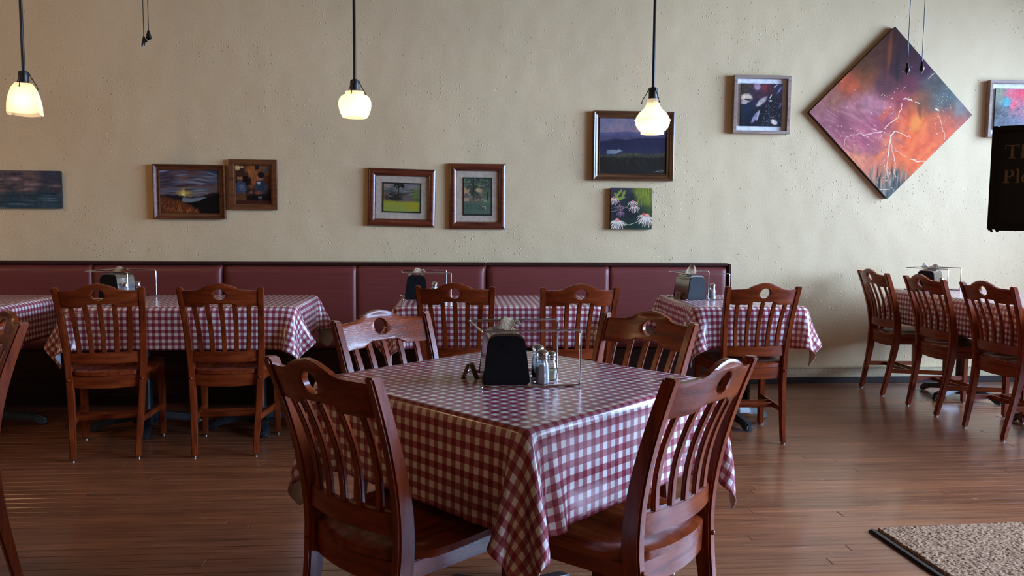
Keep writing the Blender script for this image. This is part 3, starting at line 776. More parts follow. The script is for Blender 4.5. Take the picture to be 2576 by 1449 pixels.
# ------------------------------------------------------------ painted pictures (flat paint as vertex colour on a fine grid)
class Pic:
    def __init__(s, w_, h_, n, seed, gain):
        s.w, s.h = w_, h_; s.nx, s.ny = int(n * w_ / max(w_, h_)), int(n * h_ / max(w_, h_)); s.rg = np.random.RandomState(seed); s.gain = np.array(gain, float)
        s.u, s.v = np.meshgrid(np.linspace(0, 1, s.nx), np.linspace(0, 1, s.ny), indexing='ij')     # v: 0 at the bottom
        s.c = np.zeros((s.nx, s.ny, 3)); s.asp = w_ / h_
    def noise(s, fx, fy, oct=4, rough=.5):
        out = np.zeros_like(s.u); amp = 1; tot = 0
        for o in range(oct):
            gx, gy = int(max(2, fx * 2 ** o)) + 2, int(max(2, fy * 2 ** o)) + 2; g = s.rg.rand(gx, gy)
            x = s.u * (gx - 1.001); y = s.v * (gy - 1.001); i, j = x.astype(int), y.astype(int); a, b = x - i, y - j
            a, b = a * a * (3 - 2 * a), b * b * (3 - 2 * b); i2, j2 = np.minimum(i + 1, gx - 1), np.minimum(j + 1, gy - 1)
            out += amp * ((g[i, j] * (1 - a) + g[i2, j] * a) * (1 - b) + (g[i, j2] * (1 - a) + g[i2, j2] * a) * b); tot += amp; amp *= rough
        return out / tot
    def field(s, pts, warp=.08, p=3.0, f=5):
        wu = s.u + (s.noise(f, f) - .5) * 2 * warp; wv = s.v + (s.noise(f, f) - .5) * 2 * warp
        W = 0; C = 0
        for x, y, *c in pts:
            d = 1 / (((wu - x) * s.asp) ** 2 + (wv - y) ** 2 + 2e-3) ** (p / 2); W = W + d; C = C + d[..., None] * np.array(c[:3], float)
        s.c = C / W[..., None]; return s
    def blend(s, mask, col):
        m = np.clip(mask, 0, 1)[..., None]; s.c = s.c * (1 - m) + np.array(col, float) * m; return s
    def mottle(s, fx, fy, amt, oct=4):
        s.c = s.c * (1 + (s.noise(fx, fy, oct)[..., None] - .5) * 2 * amt); return s
    def ell(s, x, y, rx, ry, col, soft=.25, rot=0, alpha=1):
        dx, dy = (s.u - x) * s.asp, s.v - y; ca, sa = math.cos(rot), math.sin(rot)
        d = np.sqrt(((ca * dx + sa * dy) / rx) ** 2 + ((-sa * dx + ca * dy) / ry) ** 2)
        return s.blend(np.clip((1 - d) / soft + .5, 0, 1) * alpha, col)
    def rect(s, x0, y0, x1, y1, col, soft=.01, alpha=1):
        m = np.minimum(np.minimum(s.u - x0, x1 - s.u), np.minimum(s.v - y0, y1 - s.v)); return s.blend(np.clip(m / soft + .5, 0, 1) * alpha, col)
    def below(s, xs, ys, col, soft=.01, rag=0.0, alpha=1):
        yy = np.interp(s.u, xs, ys) + (s.noise(30, 2) - .5) * 2 * rag; return s.blend(np.clip((yy - s.v) / soft + .5, 0, 1) * alpha, col)
    def stroke(s, pts, width, col, alpha=1, dash=None):
        for (x0, y0), (x1, y1) in zip(pts, pts[1:]):
            ax, ay = x0 * s.asp, y0; bx, by = x1 * s.asp, y1; px, py = s.u * s.asp, s.v
            L2 = (bx - ax) ** 2 + (by - ay) ** 2 + 1e-9; t = np.clip(((px - ax) * (bx - ax) + (py - ay) * (by - ay)) / L2, 0, 1)
            d = np.hypot(px - ax - t * (bx - ax), py - ay - t * (by - ay)); m = np.clip((width - d) / (width * .6) + .3, 0, 1) * alpha
            s.blend(m, col)
        return s
    def dabs(s, n, box, size, col, ang=(0, 3.14), ar=2.5, alpha=.9, jit=20):
        for _ in range(n):
            x, y = s.rg.uniform(box[0], box[2]), s.rg.uniform(box[1], box[3]); q = s.rg.uniform(.5, 1) * size
            s.ell(x, y, q * ar, q, np.array(col) + s.rg.uniform(-jit, jit, 3), .5, s.rg.uniform(*ang), alpha)
        return s
    def mesh(s, name, mat, parent, y=0):
        X = np.zeros((s.nx, s.ny, 3)); X[..., 0] = (s.u - .5) * s.w; X[..., 2] = (s.v - .5) * s.h; X[..., 1] = y
        me = grid_mesh(name, X); c = np.clip(lin(np.clip(s.c, 0, 255) / 255.) * s.gain, 0, .92)
        a = me.color_attributes.new('paint', 'FLOAT_COLOR', 'POINT'); a.data.foreach_set('color', np.concatenate([c.reshape(-1, 3), np.ones((s.nx * s.ny, 1))], 1).ravel())
        o = link(name, me, mat, parent, True, 0); return o
def frame(parent, w_, h_, fw, prof, mat, name='frame'):
    """mitred moulding: prof = [(inset 0..fw, height toward the room)]; four members, one part each"""
    hw, hh = w_ / 2, h_ / 2
    for k in range(4):
        V = []; fs = []; n = len(prof)
        for e in (-1, 1):
            for ins, d in prof:
                if k % 2 == 0: p = (e * (hw - ins), -d, (hh - ins) * (1 if k == 0 else -1))
                else: p = ((hw - ins) * (1 if k == 1 else -1), -d, e * (hh - ins))
                V.append(p)
        for i in range(n): fs.append((i, (i + 1) % n, n + (i + 1) % n, n + i))
        fs += [tuple(range(n)), tuple(range(2 * n - 1, n - 1, -1))]
        MB().add(V, fs).build(name + '_member', mat, parent, 0, angle=30)
def pic_root(name, cx, cz, label, cat, rot=0):
    r = tag(empty(name, (cx, WY - .001, cz)), label, cat); r.rotation_euler = (0, rot, 0); return r
HALFROUND = lambda fw, d: [(0, 0), (0, d * .45)] + [(fw * t, d * (.45 + .55 * math.sin(PI * (.12 + .80 * t)))) for t in np.linspace(.06, .9, 9)] + [(fw, d * .35), (fw, 0)]
SCOOP = lambda fw, d: [(0, 0), (0, d), (fw * .12, d * 1.05), (fw * .2, d), (fw * .35, d * .72), (fw * .6, d * .52), (fw * .8, d * .5), (fw * .86, d * .62), (fw * .96, d * .6), (fw, d * .45), (fw, 0)]
FLATP = lambda fw, d: [(0, 0), (0, d), (fw * .75, d * .92), (fw * .8, d * .75), (fw, d * .7), (fw, 0)]
G_L = (2.0, 2.0, 2.0); G_M = (1.9, 1.9, 1.7); G_R = (1.3, 1.2, 1.05)

# seascape canvas at the left edge
r = pic_root('seascape_canvas', -3.10, 1.430, 'unframed seascape canvas cut by the left picture edge', 'painting')
P = Pic(.66, .263, 150, 1, G_L).field([(.3, .9, 62, 52, 55), (.5, .8, 78, 66, 68), (.7, .75, 88, 70, 66), (.9, .92, 45, 47, 58), (.6, .5, 70, 58, 58), (.95, .5, 52, 48, 54), (.4, .48, 85, 74, 68), (.5, .3, 36, 52, 58), (.8, .3, 34, 50, 57), (.9, .08, 62, 78, 86), (.5, .1, 44, 62, 70), (.1, .5, 70, 60, 58)], .05, 3)
P.below([0, 1], [.42, .44], (30, 48, 54), .03, .02, .6)
for k in range(26): P.ell(P.rg.uniform(0, 1), P.rg.uniform(.02, .4), .25, .018, (72, 96, 104) if k % 2 else (16, 32, 40), .8, P.rg.uniform(-.1, .1), .7)
for k in range(22): P.ell(P.rg.uniform(0, 1), P.rg.uniform(.5, .95), .2, .035, (132, 108, 100) if k % 2 else (40, 38, 48), .8, P.rg.uniform(-.15, .15), .6)
P.mottle(40, 12, .2); P.mesh('painted_face', PAINT, r, -.0305)
MB().box((0, -.015, 0), (.66, .030, .263)).build('canvas_block', CANVASEDGE, r, .003)

# sunset in oak frame
r = pic_root('framed_sunset_painting', -1.888, 1.425, 'oak-framed painting of a sunset under striped clouds', 'painting')
FW, FH, fb = .500, .388, .042; frame(r, FW, FH, fb, SCOOP(fb, .034), FRAME_OAK)
P = Pic(FW - 2 * fb, FH - 2 * fb, 170, 2, G_L).field([(.1, .95, 60, 45, 55), (.5, .95, 72, 48, 42), (.9, .95, 42, 48, 62), (.1, .7, 72, 66, 76), (.5, .75, 82, 80, 84), (.9, .75, 76, 82, 88), (.2, .5, 82, 72, 76), (.6, .55, 80, 78, 78), (.9, .55, 78, 68, 66), (.4, .45, 118, 98, 55)], .05, 3)
for k in range(90):
    y = P.rg.uniform(.42, 1); x = P.rg.uniform(0, 1); cc = [(110, 112, 122), (44, 32, 34), (92, 62, 50), (58, 56, 72)][k % 4]
    P.ell(x, y, .16, .018, cc, .9, -.5 * (x - .4) * (y - .35) * 1.6 + P.rg.uniform(-.12, .12), .65)
P.ell(.39, .47, .16, .05, (165, 132, 60), .9, 0, .8); P.ell(.39, .46, .05, .10, (190, 160, 85), .9, 0, .8); P.ell(.39, .44, .03, .03, (220, 196, 130), .6)
P.below([0, .12, .3, .5, .7, .85, 1], [.40, .43, .42, .37, .40, .47, .50], (26, 18, 20), .03, .02)
P.below([.3, .38, .5, .75, .9, 1], [.0, .37, .35, .38, .30, .0], (104, 108, 110), .04, .01, .9); P.below([0, .4, .5, .65, .8, 1], [.3, .26, .25, .29, .38, .46], (10, 8, 9), .02, .01)
P.below([0, .1, .3, .5, .65, .7], [.40, .38, .30, .20, .06, -.1], (70, 36, 18), .04, .05)
for k in range(150):
    t = P.rg.rand(); x = .66 * t; y = P.rg.uniform(-.02, 1) * (.36 - .36 * t) + .02 * P.rg.rand(); P.stroke([(x, y), (x + P.rg.uniform(.0, .035), y + P.rg.uniform(.03, .07))], .006, [(124, 66, 32), (92, 44, 22), (150, 88, 48), (40, 20, 12)][k % 4], .8)
P.mesh('painted_face', PAINT, r, -.012)
MB().box((0, -.006, 0), (FW - .02, .010, FH - .02)).build('backing_board', BLACKMAT, r)

# two men at a bar
r = pic_root('framed_bar_painting', -1.441, 1.479, 'small dark-framed painting of two men at a bar', 'painting')
FW, FH, fb = .336, .360, .042; frame(r, FW, FH, fb, FLATP(fb, .028), FRAME_OAK)
P = Pic(FW - 2 * fb, FH - 2 * fb, 130, 3, G_L).field([(.1, .9, 40, 24, 16), (.45, .85, 120, 70, 36), (.45, .6, 112, 62, 32), (.75, .85, 98, 56, 32), (.9, .6, 60, 32, 20), (.2, .6, 10, 8, 8), (.2, .3, 26, 22, 24), (.7, .3, 24, 18, 18), (.5, .1, 40, 20, 12), (.9, .1, 12, 8, 8)], .03, 4)
P.ell(.06, .94, .07, .07, (170, 140, 92), .5); P.ell(.18, .96, .05, .03, (150, 120, 80), .5); P.rect(.55, .9, .66, 1, (26, 24, 26)); P.rect(.80, .80, .95, .98, (62, 58, 52)); P.rect(0, .74, .36, .82, (48, 30, 20))
P.rect(.02, .50, .36, .73, (12, 9, 9), .02)
P.ell(.12, .67, .075, .10, (112, 70, 46), .3); P.ell(.12, .755, .095, .045, (44, 26, 18), .3); P.ell(.12, .62, .05, .02, (40, 24, 18), .4)
P.ell(.14, .42, .16, .17, (42, 50, 62), .3); P.ell(.68, .70, .09, .115, (122, 74, 50), .3); P.ell(.72, .76, .09, .075, (20, 14, 14), .3); P.ell(.72, .44, .17, .18, (40, 46, 56), .3); P.rect(.36, .50, .43, .68, (18, 12, 12), .03)
P.ell(.66, .55, .05, .035, (130, 134, 140), .4); P.ell(.64, .30, .10, .05, (92, 56, 38), .4); P.ell(.44, .31, .05, .04, (96, 60, 42), .4)
P.below([0, .4, .45, .46], [.29, .27, .2, 0], (76, 44, 26), .02, .01); P.rect(.3, .08, .8, .24, (14, 10, 10), .05); P.below([0, 1], [.1, .09], (48, 22, 13), .02)
for k in range(40): P.stroke([(.05 + .24 * P.rg.rand(), .3 + .24 * P.rg.rand())] * 1 + [(.05 + .24 * P.rg.rand(), .32 + .2 * P.rg.rand())], .005, (86, 96, 110), .25)
for k in range(16): P.ell(.62 + .1 * P.rg.rand(), .10 + .10 * P.rg.rand(), .016, .012, (110, 100, 92), .6, 0, .7)
P.dabs(40, (.03, .28, .28, .56), .014, (52, 58, 66), alpha=.6); P.dabs(40, (.58, .28, .86, .58), .014, (30, 33, 38), alpha=.6); P.mottle(26, 26, .3); P.mesh('painted_face', PAINT, r, -.010)
MB().box((0, -.005, 0), (FW - .02, .008, FH - .02)).build('backing_board', BLACKMAT, r)

# two cherry-framed watercolours
def watercolour(cx, cz, FW, FH, iw, ih, label, paint, rot):
    r = pic_root('framed_watercolour', cx, cz, label, 'painting', rot); r['group'] = 'cherry-framed watercolours'
    fb = .056; frame(r, FW, FH, fb, HALFROUND(fb, .036), FRAME_RED)
    MB().box((0, -.007, 0), (FW - .06, .010, FH - .06)).build('cream_mount', CREAMMAT, r)
    MB().box((0, -.0135, 0), (iw + .018, .003, ih + .018)).build('black_mount_edge', BLACKMAT, r)
    P = Pic(iw, ih, 140, 5, G_M); paint(P); P.mesh('watercolour_print', PRINT, r, -.0156)
    gw, gh = FW / 2 - fb + .002, FH / 2 - fb + .002; MB().add([(-gw, -.021, -gh), (gw, -.021, -gh), (gw, -.021, gh), (-gw, -.021, gh)], [(0, 1, 2, 3)]).build('glazing', GLAZE, r, smooth=False)
def wc1(P):
    P.field([(.1, .95, 128, 112, 104), (.4, .9, 132, 116, 106), (.8, .9, 112, 106, 110), (.2, .75, 70, 76, 80), (.5, .72, 86, 90, 92), (.85, .75, 90, 100, 86), (.1, .6, 96, 78, 72), (.3, .5, 44, 42, 34), (.6, .55, 72, 66, 62), (.9, .55, 70, 82, 46), (.5, .42, 68, 52, 44)], .06, 3)
    for k in range(40): P.ell(P.rg.rand(), P.rg.uniform(.45, .82), .12, .018, [(34, 34, 32), (120, 120, 118), (62, 66, 60)][k % 3], .8, P.rg.uniform(-.2, .2), .6)
    P.below([.42, .5, .68, .8, .88, .9], [.36, .52, .62, .50, .44, .3], (86, 78, 76), .03, .005); P.below([0, .3, .5, .8, 1], [.42, .40, .36, .38, .36], (112, 106, 44), .05, .03)
    P.below([0, .4, .7, 1], [.36, .34, .37, .34], (128, 128, 46), .05, .02); P.below([0, 1], [.2, .1], (120, 130, 66), .2, .05, .7); P.ell(.85, .2, .2, .15, (146, 132, 34), .9, 0, .6)
    P.stroke([(.41, .50), (.42, 1.0)], .013, (14, 16, 14)); P.dabs(46, (.30, .86, .54, 1.0), .022, (22, 28, 22), alpha=.8)
    P.dabs(60, (.03, .40, .50, .66), .022, (36, 38, 30), alpha=.7); P.dabs(60, (.80, .50, 1, .84), .026, (88, 102, 54), alpha=.7)
def wc2(P):
    P.field([(.1, .9, 92, 104, 92), (.5, .92, 76, 86, 76), (.9, .9, 110, 112, 108), (.05, .65, 158, 124, 92), (.55, .68, 150, 128, 96), (.5, .5, 66, 68, 60), (.1, .48, 140, 122, 102), (.85, .55, 86, 92, 82), (.5, .42, 86, 74, 66), (.2, .2, 66, 92, 72), (.7, .2, 96, 120, 76), (.9, .08, 122, 132, 76), (.3, .05, 84, 110, 92)], .06, 3)
    P.dabs(150, (.02, .70, 1, 1), .026, (48, 62, 50), alpha=.55); P.dabs(60, (.2, .52, .5, .8), .024, (46, 58, 46), alpha=.6); P.dabs(60, (.70, .50, 1, .8), .022, (66, 76, 58), alpha=.6)
    P.ell(.53, .68, .08, .06, (160, 136, 100), .5, 0, .9); P.stroke([(.34, .38), (.35, 1)], .016, (22, 28, 24)); P.stroke([(.88, .36), (.87, .62)], .013, (34, 32, 28)); P.stroke([(.36, .86), (.6, .80), (.9, .84)], .008, (120, 126, 118), .6)
    P.rect(0, .37, .2, .50, (150, 122, 98), .02); P.below([0, .06, .14, .26, .27], [.55, .60, .58, .44, .3], (72, 68, 70), .02, .01, .8); P.rect(.0, .36, .19, .46, (158, 132, 106), .02, .8)
    P.below([0, 1], [.35, .36], (70, 92, 74), .03, .02, .6); P.stroke([(.62, .24), (.62, .17), (.80, .13)], .008, (40, 44, 40)); P.stroke([(.62, .24), (.80, .21), (.80, .13)], .008, (190, 190, 180), .7); P.dabs(30, (.05, .1, .6, .3), .02, (50, 74, 60), alpha=.4)
    P.dabs(24, (.3, .36, .9, .42), .012, (150, 140, 120), alpha=.6)
watercolour(-.381, 1.397, .490, .420, .262, .200, 'cherry-framed watercolour of a green field, wider of the pair', wc1, .020)
watercolour(.172, 1.411, .418, .480, .196, .260, 'cherry-framed upright watercolour of trees by a white house', wc2, .0)

# sheep on a hill, walnut frame
r = pic_root('framed_sheep_painting', 1.326, 1.792, 'walnut-framed dusk painting of a sheep on a hill', 'painting')
FW, FH, fb = .606, .508, .053; frame(r, FW, FH, fb, SCOOP(fb, .040), FRAME_WALNUT)
P = Pic(FW - 2 * fb, FH - 2 * fb, 180, 6, (1.6, 1.5, 1.35)).field([(.1, .98, 98, 98, 122), (.6, .98, 92, 92, 118), (.2, .8, 120, 106, 120), (.6, .82, 126, 106, 114), (.9, .9, 84, 86, 112)], .03, 3)
P.below([0, .2, .45, .6, 1], [.74, .75, .77, .75, .76], (74, 74, 104), .02, .006); P.below([0, .3, .5, 1], [.68, .70, .69, .72], (66, 62, 88), .04, .01, .8)
P.below([0, .1, .25, .4, .55, .7, 1], [.58, .60, .64, .61, .65, .66, .66], (36, 36, 58), .03, .012); P.below([0, 1], [.46, .46], (44, 46, 72), .12, .01, .5)
P.below([0, .2, .4, .6, .75, .9, 1], [.34, .335, .37, .38, .34, .40, .40], (52, 54, 44), .02, .025); P.below([0, .3, .6, .75, 1], [.30, .28, .33, .29, .34], (30, 28, 24), .06, .02)
P.ell(.20, .395, .105, .042, (104, 116, 132), .3); P.ell(.29, .42, .04, .028, (110, 122, 136), .3, .3); P.ell(.325, .415, .016, .03, (92, 102, 116), .4, .2); P.ell(.13, .39, .035, .045, (96, 108, 124), .4); P.ell(.31, .445, .02, .010, (26, 26, 36), .4)
P.dabs(70, (0, .30, 1, .37), .012, (66, 68, 54), alpha=.5); P.dabs(40, (.2, .1, .9, .3), .02, (42, 40, 34), alpha=.35); P.mottle(30, 20, .12)
P.stroke([(.82, .045), (.85, .03), (.87, .055), (.885, .035), (.90, .05), (.93, .075), (.94, .045), (.97, .07)], .0045, (150, 148, 140), .8); P.stroke([(.90, .028), (.95, .03)], .004, (130, 128, 120), .7)
P.mesh('painted_face', PAINT, r, -.017)
MB().box((0, -.008, 0), (FW - .02, .012, FH - .02)).build('backing_board', BLACKMAT, r)

# coneflower canvas
r = pic_root('coneflower_canvas', 1.318, 1.331, 'small unframed canvas of pink coneflowers below the sheep painting', 'painting')
P = Pic(.312, .306, 170, 7, (1.8, 1.65, 1.45)).field([(.3, .9, 48, 44, 62), (.5, .7, 30, 36, 42), (.75, .85, 104, 116, 44), (.85, .7, 92, 108, 40), (.95, .9, 80, 90, 44), (.7, .5, 36, 48, 42), (.2, .4, 30, 32, 42), (.5, .4, 26, 30, 36), (.6, .1, 26, 44, 40), (.9, .1, 36, 58, 48), (.2, .05, 36, 48, 36)], .07, 3)
for k in range(60): P.stroke([(q := P.rg.uniform(.55, 1), q2 := P.rg.uniform(.5, .9)), (q + .01, q2 + .12)], .008, [(120, 132, 40), (70, 84, 36), (140, 146, 60)][k % 3], .5)
for a, b, c in ((.2, .88, .9), (.14, .8, 2.2), (.25, .75, .3), (.3, .85, 1.2)): P.ell(a, b, .10, .035, (112, 132, 50), .4, c, .9)
P.stroke([(0, .42), (.25, .48), (.42, .55)], .006, (150, 150, 120), .8); P.stroke([(.25, .13), (.45, .11), (.62, .17), (.80, .30)], .008, (170, 168, 140), .9); P.stroke([(0, .50), (.2, .56), (.4, .53)], .005, (140, 140, 110), .7)
def flower(x, y, s_, pet, cone, n=11, spread=1.25):
    for k in range(n):
        a = -PI / 2 + spread * (k / (n - 1) * 2 - 1); L_ = s_ * (1 + .15 * math.sin(k * 2.3)); ex, ey = x + L_ * math.cos(a), y + L_ * (math.sin(a) * .95) - .02
        mx, my = x + .55 * L_ * math.cos(a), y + .45 * L_ * math.sin(a) + .04 * s_; P.stroke([(x, y), (mx, my), (ex, ey)], .0085 * s_ / .15, pet if k % 3 else tuple(c * .78 for c in pet))
    P.ell(x, y + .01, .036 * s_ / .15, .030 * s_ / .15, cone, .3); P.ell(x - .008, y + .016, .014, .010, tuple(min(255, c + 40) for c in cone), .5)
flower(.07, .76, .15, (206, 178, 172), (156, 84, 78)); flower(.53, .68, .13, (208, 190, 182), (158, 74, 74), 9); flower(.57, .56, .14, (200, 178, 176), (150, 70, 66), 9); flower(.22, .57, .11, (120, 98, 116), (120, 66, 78), 9); flower(.24, .43, .11, (124, 104, 124), (110, 64, 78), 9)
flower(.16, .22, .21, (216, 196, 190), (196, 112, 100), 13); flower(.80, .36, .17, (208, 184, 176), (176, 70, 62), 9); flower(.88, .33, .24, (222, 190, 184), (212, 136, 122), 11, 1.0)
P.mesh('painted_face', PAINT, r, -.0335)
MB().box((0, -.0165, 0), (.312, .033, .306)).build('canvas_block', CANVASEDGE, r, .003)

# two ash floater frames
def floater(cx, cz, FW, FH, iw, ih, label, paint, gain, seed):
    r = pic_root('floater_framed_painting', cx, cz, label, 'painting'); r['group'] = 'ash floater frames'
    fb = .022; frame(r, FW, FH, fb, [(0, 0), (0, .046), (.022, .046), (.022, 0)], FRAME_ASH)
    MB().box((0, -.006, 0), (FW - .03, .010, FH - .03)).build('white_mount', WHITEMAT, r)
    MB().box((0, -.019, 0), (iw, .016, ih)).build('canvas_block', CANVASEDGE, r, .002)
    P = Pic(iw, ih, 150, seed, gain); paint(P); P.mesh('painted_face', PAINT, r, -.0275)
def fa(P):
    P.field([(.1, .9, 52, 44, 36), (.4, .9, 58, 42, 56), (.6, .9, 82, 34, 42), (.9, .9, 40, 38, 58), (.5, .7, 60, 34, 48), (.2, .5, 24, 30, 50), (.7, .6, 14, 14, 18), (.5, .3, 14, 15, 22), (.9, .3, 14, 14, 20), (.2, .15, 14, 20, 32), (.1, .3, 20, 30, 46)], .08, 3)
    P.ell(.13, .66, .14, .10, (190, 172, 156), .5); P.ell(.16, .62, .10, .02, (40, 38, 42), .6, -.1); P.ell(.08, .55, .08, .04, (150, 142, 136), .5); P.ell(.38, .93, .08, .08, (142, 118, 138), .6); P.ell(.55, .92, .06, .05, (110, 44, 50), .7)
    P.ell(.5, .58, .17, .06, (130, 124, 126), .5, .7); P.ell(.45, .52, .08, .03, (168, 160, 158), .6, .6); P.ell(.72, .70, .06, .015, (170, 164, 164), .5, 1.1); P.ell(.72, .60, .04, .02, (150, 146, 150), .6)
    P.ell(.36, .22, .17, .045, (122, 120, 136), .5, 1.0); P.ell(.42, .24, .12, .02, (150, 148, 160), .6, 1.3); P.ell(.82, .10, .09, .06, (168, 156, 154), .5, -.5); P.ell(.93, .86, .10, .022, (92, 92, 130), .6, 1.0); P.ell(.83, .95, .06, .012, (170, 158, 158), .5, .7)
    P.ell(.96, .5, .08, .02, (80, 82, 112), .6, 1.2); P.dabs(120, (.6, .1, 1, .65), .008, (96, 94, 96), alpha=.6); P.dabs(40, (.5, .02, .8, .3), .008, (120, 116, 120), alpha=.5); P.mottle(24, 24, .3)
def fbp(P):
    P.field([(.05, .9, 120, 130, 108), (.2, .7, 108, 132, 118), (.3, .65, 84, 150, 168), (.4, .85, 206, 92, 112), (.5, .6, 214, 108, 124), (.65, .9, 206, 70, 92), (.9, .9, 190, 80, 100), (.6, .45, 150, 110, 130), (.2, .35, 74, 84, 92), (.5, .2, 92, 104, 120), (.9, .2, 110, 118, 140), (.05, .4, 70, 74, 76), (.1, .1, 84, 96, 112), (.9, .5, 170, 110, 130)], .07, 3)
    P.ell(.28, .68, .06, .11, (70, 150, 176), .7, 0, .8); P.ell(.45, .6, .05, .08, (220, 84, 104), .7); P.dabs(50, (0, .3, .6, .6), .012, (50, 56, 60), ang=(.3, .9), ar=5, alpha=.4); P.dabs(60, (0, .05, 1, .4), .012, (130, 140, 156), ang=(-.3, .3), ar=4, alpha=.4); P.mottle(24, 24, .2)
floater(2.288, 2.110, .432, .428, .316, .312, 'ash floater frame with a dark abstract of white petals', fa, (1.7, 1.6, 1.5), 8)
floater(4.275, 2.112, .432, .428, .316, .312, 'ash floater frame with a pink and blue abstract, behind the black sign', fbp, G_R, 9)

# large diamond abstract
r = pic_root('diamond_abstract_canvas', 3.290, 2.062, 'large abstract canvas in orange and purple hung as a diamond', 'painting')
D = .905
n = 330; P = Pic(D, D, n, 10, (1.3, .98, .74))
# work in the hung (rotated) frame: x right, z up, both scaled to the half diagonal
aa = (P.u - .5); bb_ = (P.v - .5); hx_ = (aa - bb_); hz_ = (aa + bb_)           # canvas u,v rotated by 45 degrees
P.u, P.v = (hx_ + 1) / 2, (hz_ + 1) / 2; P.asp = 1.0
def Q(px, py): return ((px - 70) / 1088.0, (1210 - py) / 1162.0)
ctr = [(640, 90, 52, 30, 30), (520, 200, 70, 42, 28), (720, 220, 46, 26, 36), (420, 320, 88, 58, 32), (640, 330, 50, 28, 36), (820, 300, 62, 30, 60), (330, 440, 186, 92, 62), (420, 400, 120, 74, 42), (560, 430, 84, 52, 62), (720, 430, 88, 42, 62), (880, 420, 72, 80, 86), (980, 500, 70, 92, 102), (1080, 600, 98, 122, 136), (950, 560, 84, 100, 108),
       (240, 540, 146, 104, 96), (340, 600, 166, 116, 134), (460, 560, 172, 128, 152), (560, 620, 170, 122, 146), (130, 620, 152, 110, 120), (200, 680, 150, 104, 126), (300, 720, 140, 84, 110), (520, 730, 152, 78, 116), (600, 700, 146, 70, 100), (690, 560, 128, 56, 76), (760, 600, 176, 96, 52), (700, 680, 206, 92, 52), (820, 560, 110, 82, 60),
       (790, 700, 222, 132, 56), (900, 680, 198, 104, 74), (1000, 680, 188, 100, 78), (1080, 660, 176, 104, 96), (760, 820, 226, 98, 52), (880, 820, 212, 102, 62), (980, 780, 200, 104, 72), (700, 920, 216, 100, 54), (800, 960, 214, 108, 62), (430, 830, 164, 92, 126), (520, 880, 172, 104, 124), (600, 830, 196, 110, 92), (400, 920, 204, 140, 112), (500, 980, 206, 128, 106), (620, 980, 190, 118, 90),
       (700, 1040, 206, 112, 64), (560, 1060, 160, 118, 96), (620, 1100, 84, 92, 92), (540, 1130, 104, 108, 104), (600, 1180, 84, 102, 106), (680, 1090, 74, 80, 84), (640, 1150, 60, 78, 88)]
P.field([(Q(x, y)[0], Q(x, y)[1], a, b, c) for x, y, a, b, c in ctr], .030, 4.2, 14)
P.mottle(9, 9, .16, 5); P.mottle(40, 40, .14, 3)
for k in range(140):
    x, y = P.rg.uniform(100, 700), P.rg.uniform(600, 900); q = Q(x, y); P.ell(q[0], q[1], .05, .007, (196, 148, 160) if k % 2 else (120, 74, 96), .9, -.5 + P.rg.uniform(-.3, .3), .22)
for k in range(90):
    x, y = P.rg.uniform(560, 1000), P.rg.uniform(620, 1000); q = Q(x, y); P.ell(q[0], q[1], .06, .012, (232, 132, 74) if k % 2 else (190, 78, 40), .9, 1.0 + P.rg.uniform(-.5, .5), .22)
for k in range(70):
    x, y = P.rg.uniform(480, 740), P.rg.uniform(1000, 1190); q = Q(x, y); P.ell(q[0], q[1], .004, .030, [(34, 46, 52), (88, 108, 112), (160, 160, 150)][k % 3], .8, P.rg.uniform(-.15, .15), .6)
P.ell(*Q(585, 220), .012, .12, (124, 66, 34), .9, -.05, .7); P.ell(*Q(780, 690), .03, .05, (226, 150, 66), .9, -.4, .8); P.ell(*Q(800, 600), .012, .05, (92, 58, 44), .9, .2, .6); P.ell(*Q(640, 300), .012, .09, (30, 18, 24), .9, 0, .6)
WH = (236, 226, 220)
def jag(pts):
    out = [pts[0]]
    for (x0, y0), (x1, y1) in zip(pts, pts[1:]):
        for t in (.33, .66, 1): out.append((x0 + (x1 - x0) * t + P.rg.normal(0, .0022), y0 + (y1 - y0) * t + P.rg.normal(0, .0022)))
    return out
def S_(pts, wd, al=.95): P.stroke(jag([Q(*p) for p in pts]), wd * .72, WH, al)
S_([(680, 560), (678, 600), (660, 650), (630, 680), (590, 710), (575, 735)], .0032); S_([(690, 530), (715, 525), (750, 540)], .0045); S_([(770, 548), (800, 560)], .003); S_([(910, 590), (930, 600)], .007); S_([(925, 620), (945, 670), (962, 730), (975, 770), (980, 800)], .0022, .8)
S_([(640, 748), (618, 780), (610, 830), (606, 880), (604, 925)], .0050); S_([(640, 748), (690, 765), (720, 780), (748, 785)], .003); S_([(618, 800), (630, 880), (648, 930), (655, 985)], .0026); S_([(604, 925), (600, 990), (606, 1050)], .0022); S_([(655, 985), (650, 1030), (665, 1060)], .0022)
S_([(650, 880), (710, 915), (730, 925)], .002, .8); S_([(758, 936), (800, 950), (850, 955)], .0042); S_([(310, 850), (315, 800), (360, 780), (430, 770)], .0022, .7); S_([(430, 778), (470, 772), (500, 765), (560, 750)], .0036, .8); S_([(490, 735), (520, 745)], .003); S_([(552, 1150), (620, 1140)], .0028); S_([(180, 610), (230, 640), (262, 660)], .002, .5); S_([(850, 390), (885, 352)], .003, .7)
for k in range(150):
    q = Q(*[(P.rg.normal(620, 60), P.rg.normal(560, 70)), (P.rg.normal(610, 40), P.rg.normal(1020, 80)), (P.rg.normal(430, 120), P.rg.normal(770, 30)), (P.rg.uniform(250, 1050), P.rg.uniform(300, 900)), (P.rg.normal(940, 40), P.rg.normal(640, 80))][k % 5]); P.ell(q[0], q[1], .0019 * P.rg.uniform(.7, 2.0), .0019 * P.rg.uniform(.7, 1.5), WH, .6, 0, .8)
P.u, P.v = aa + .5, bb_ + .5
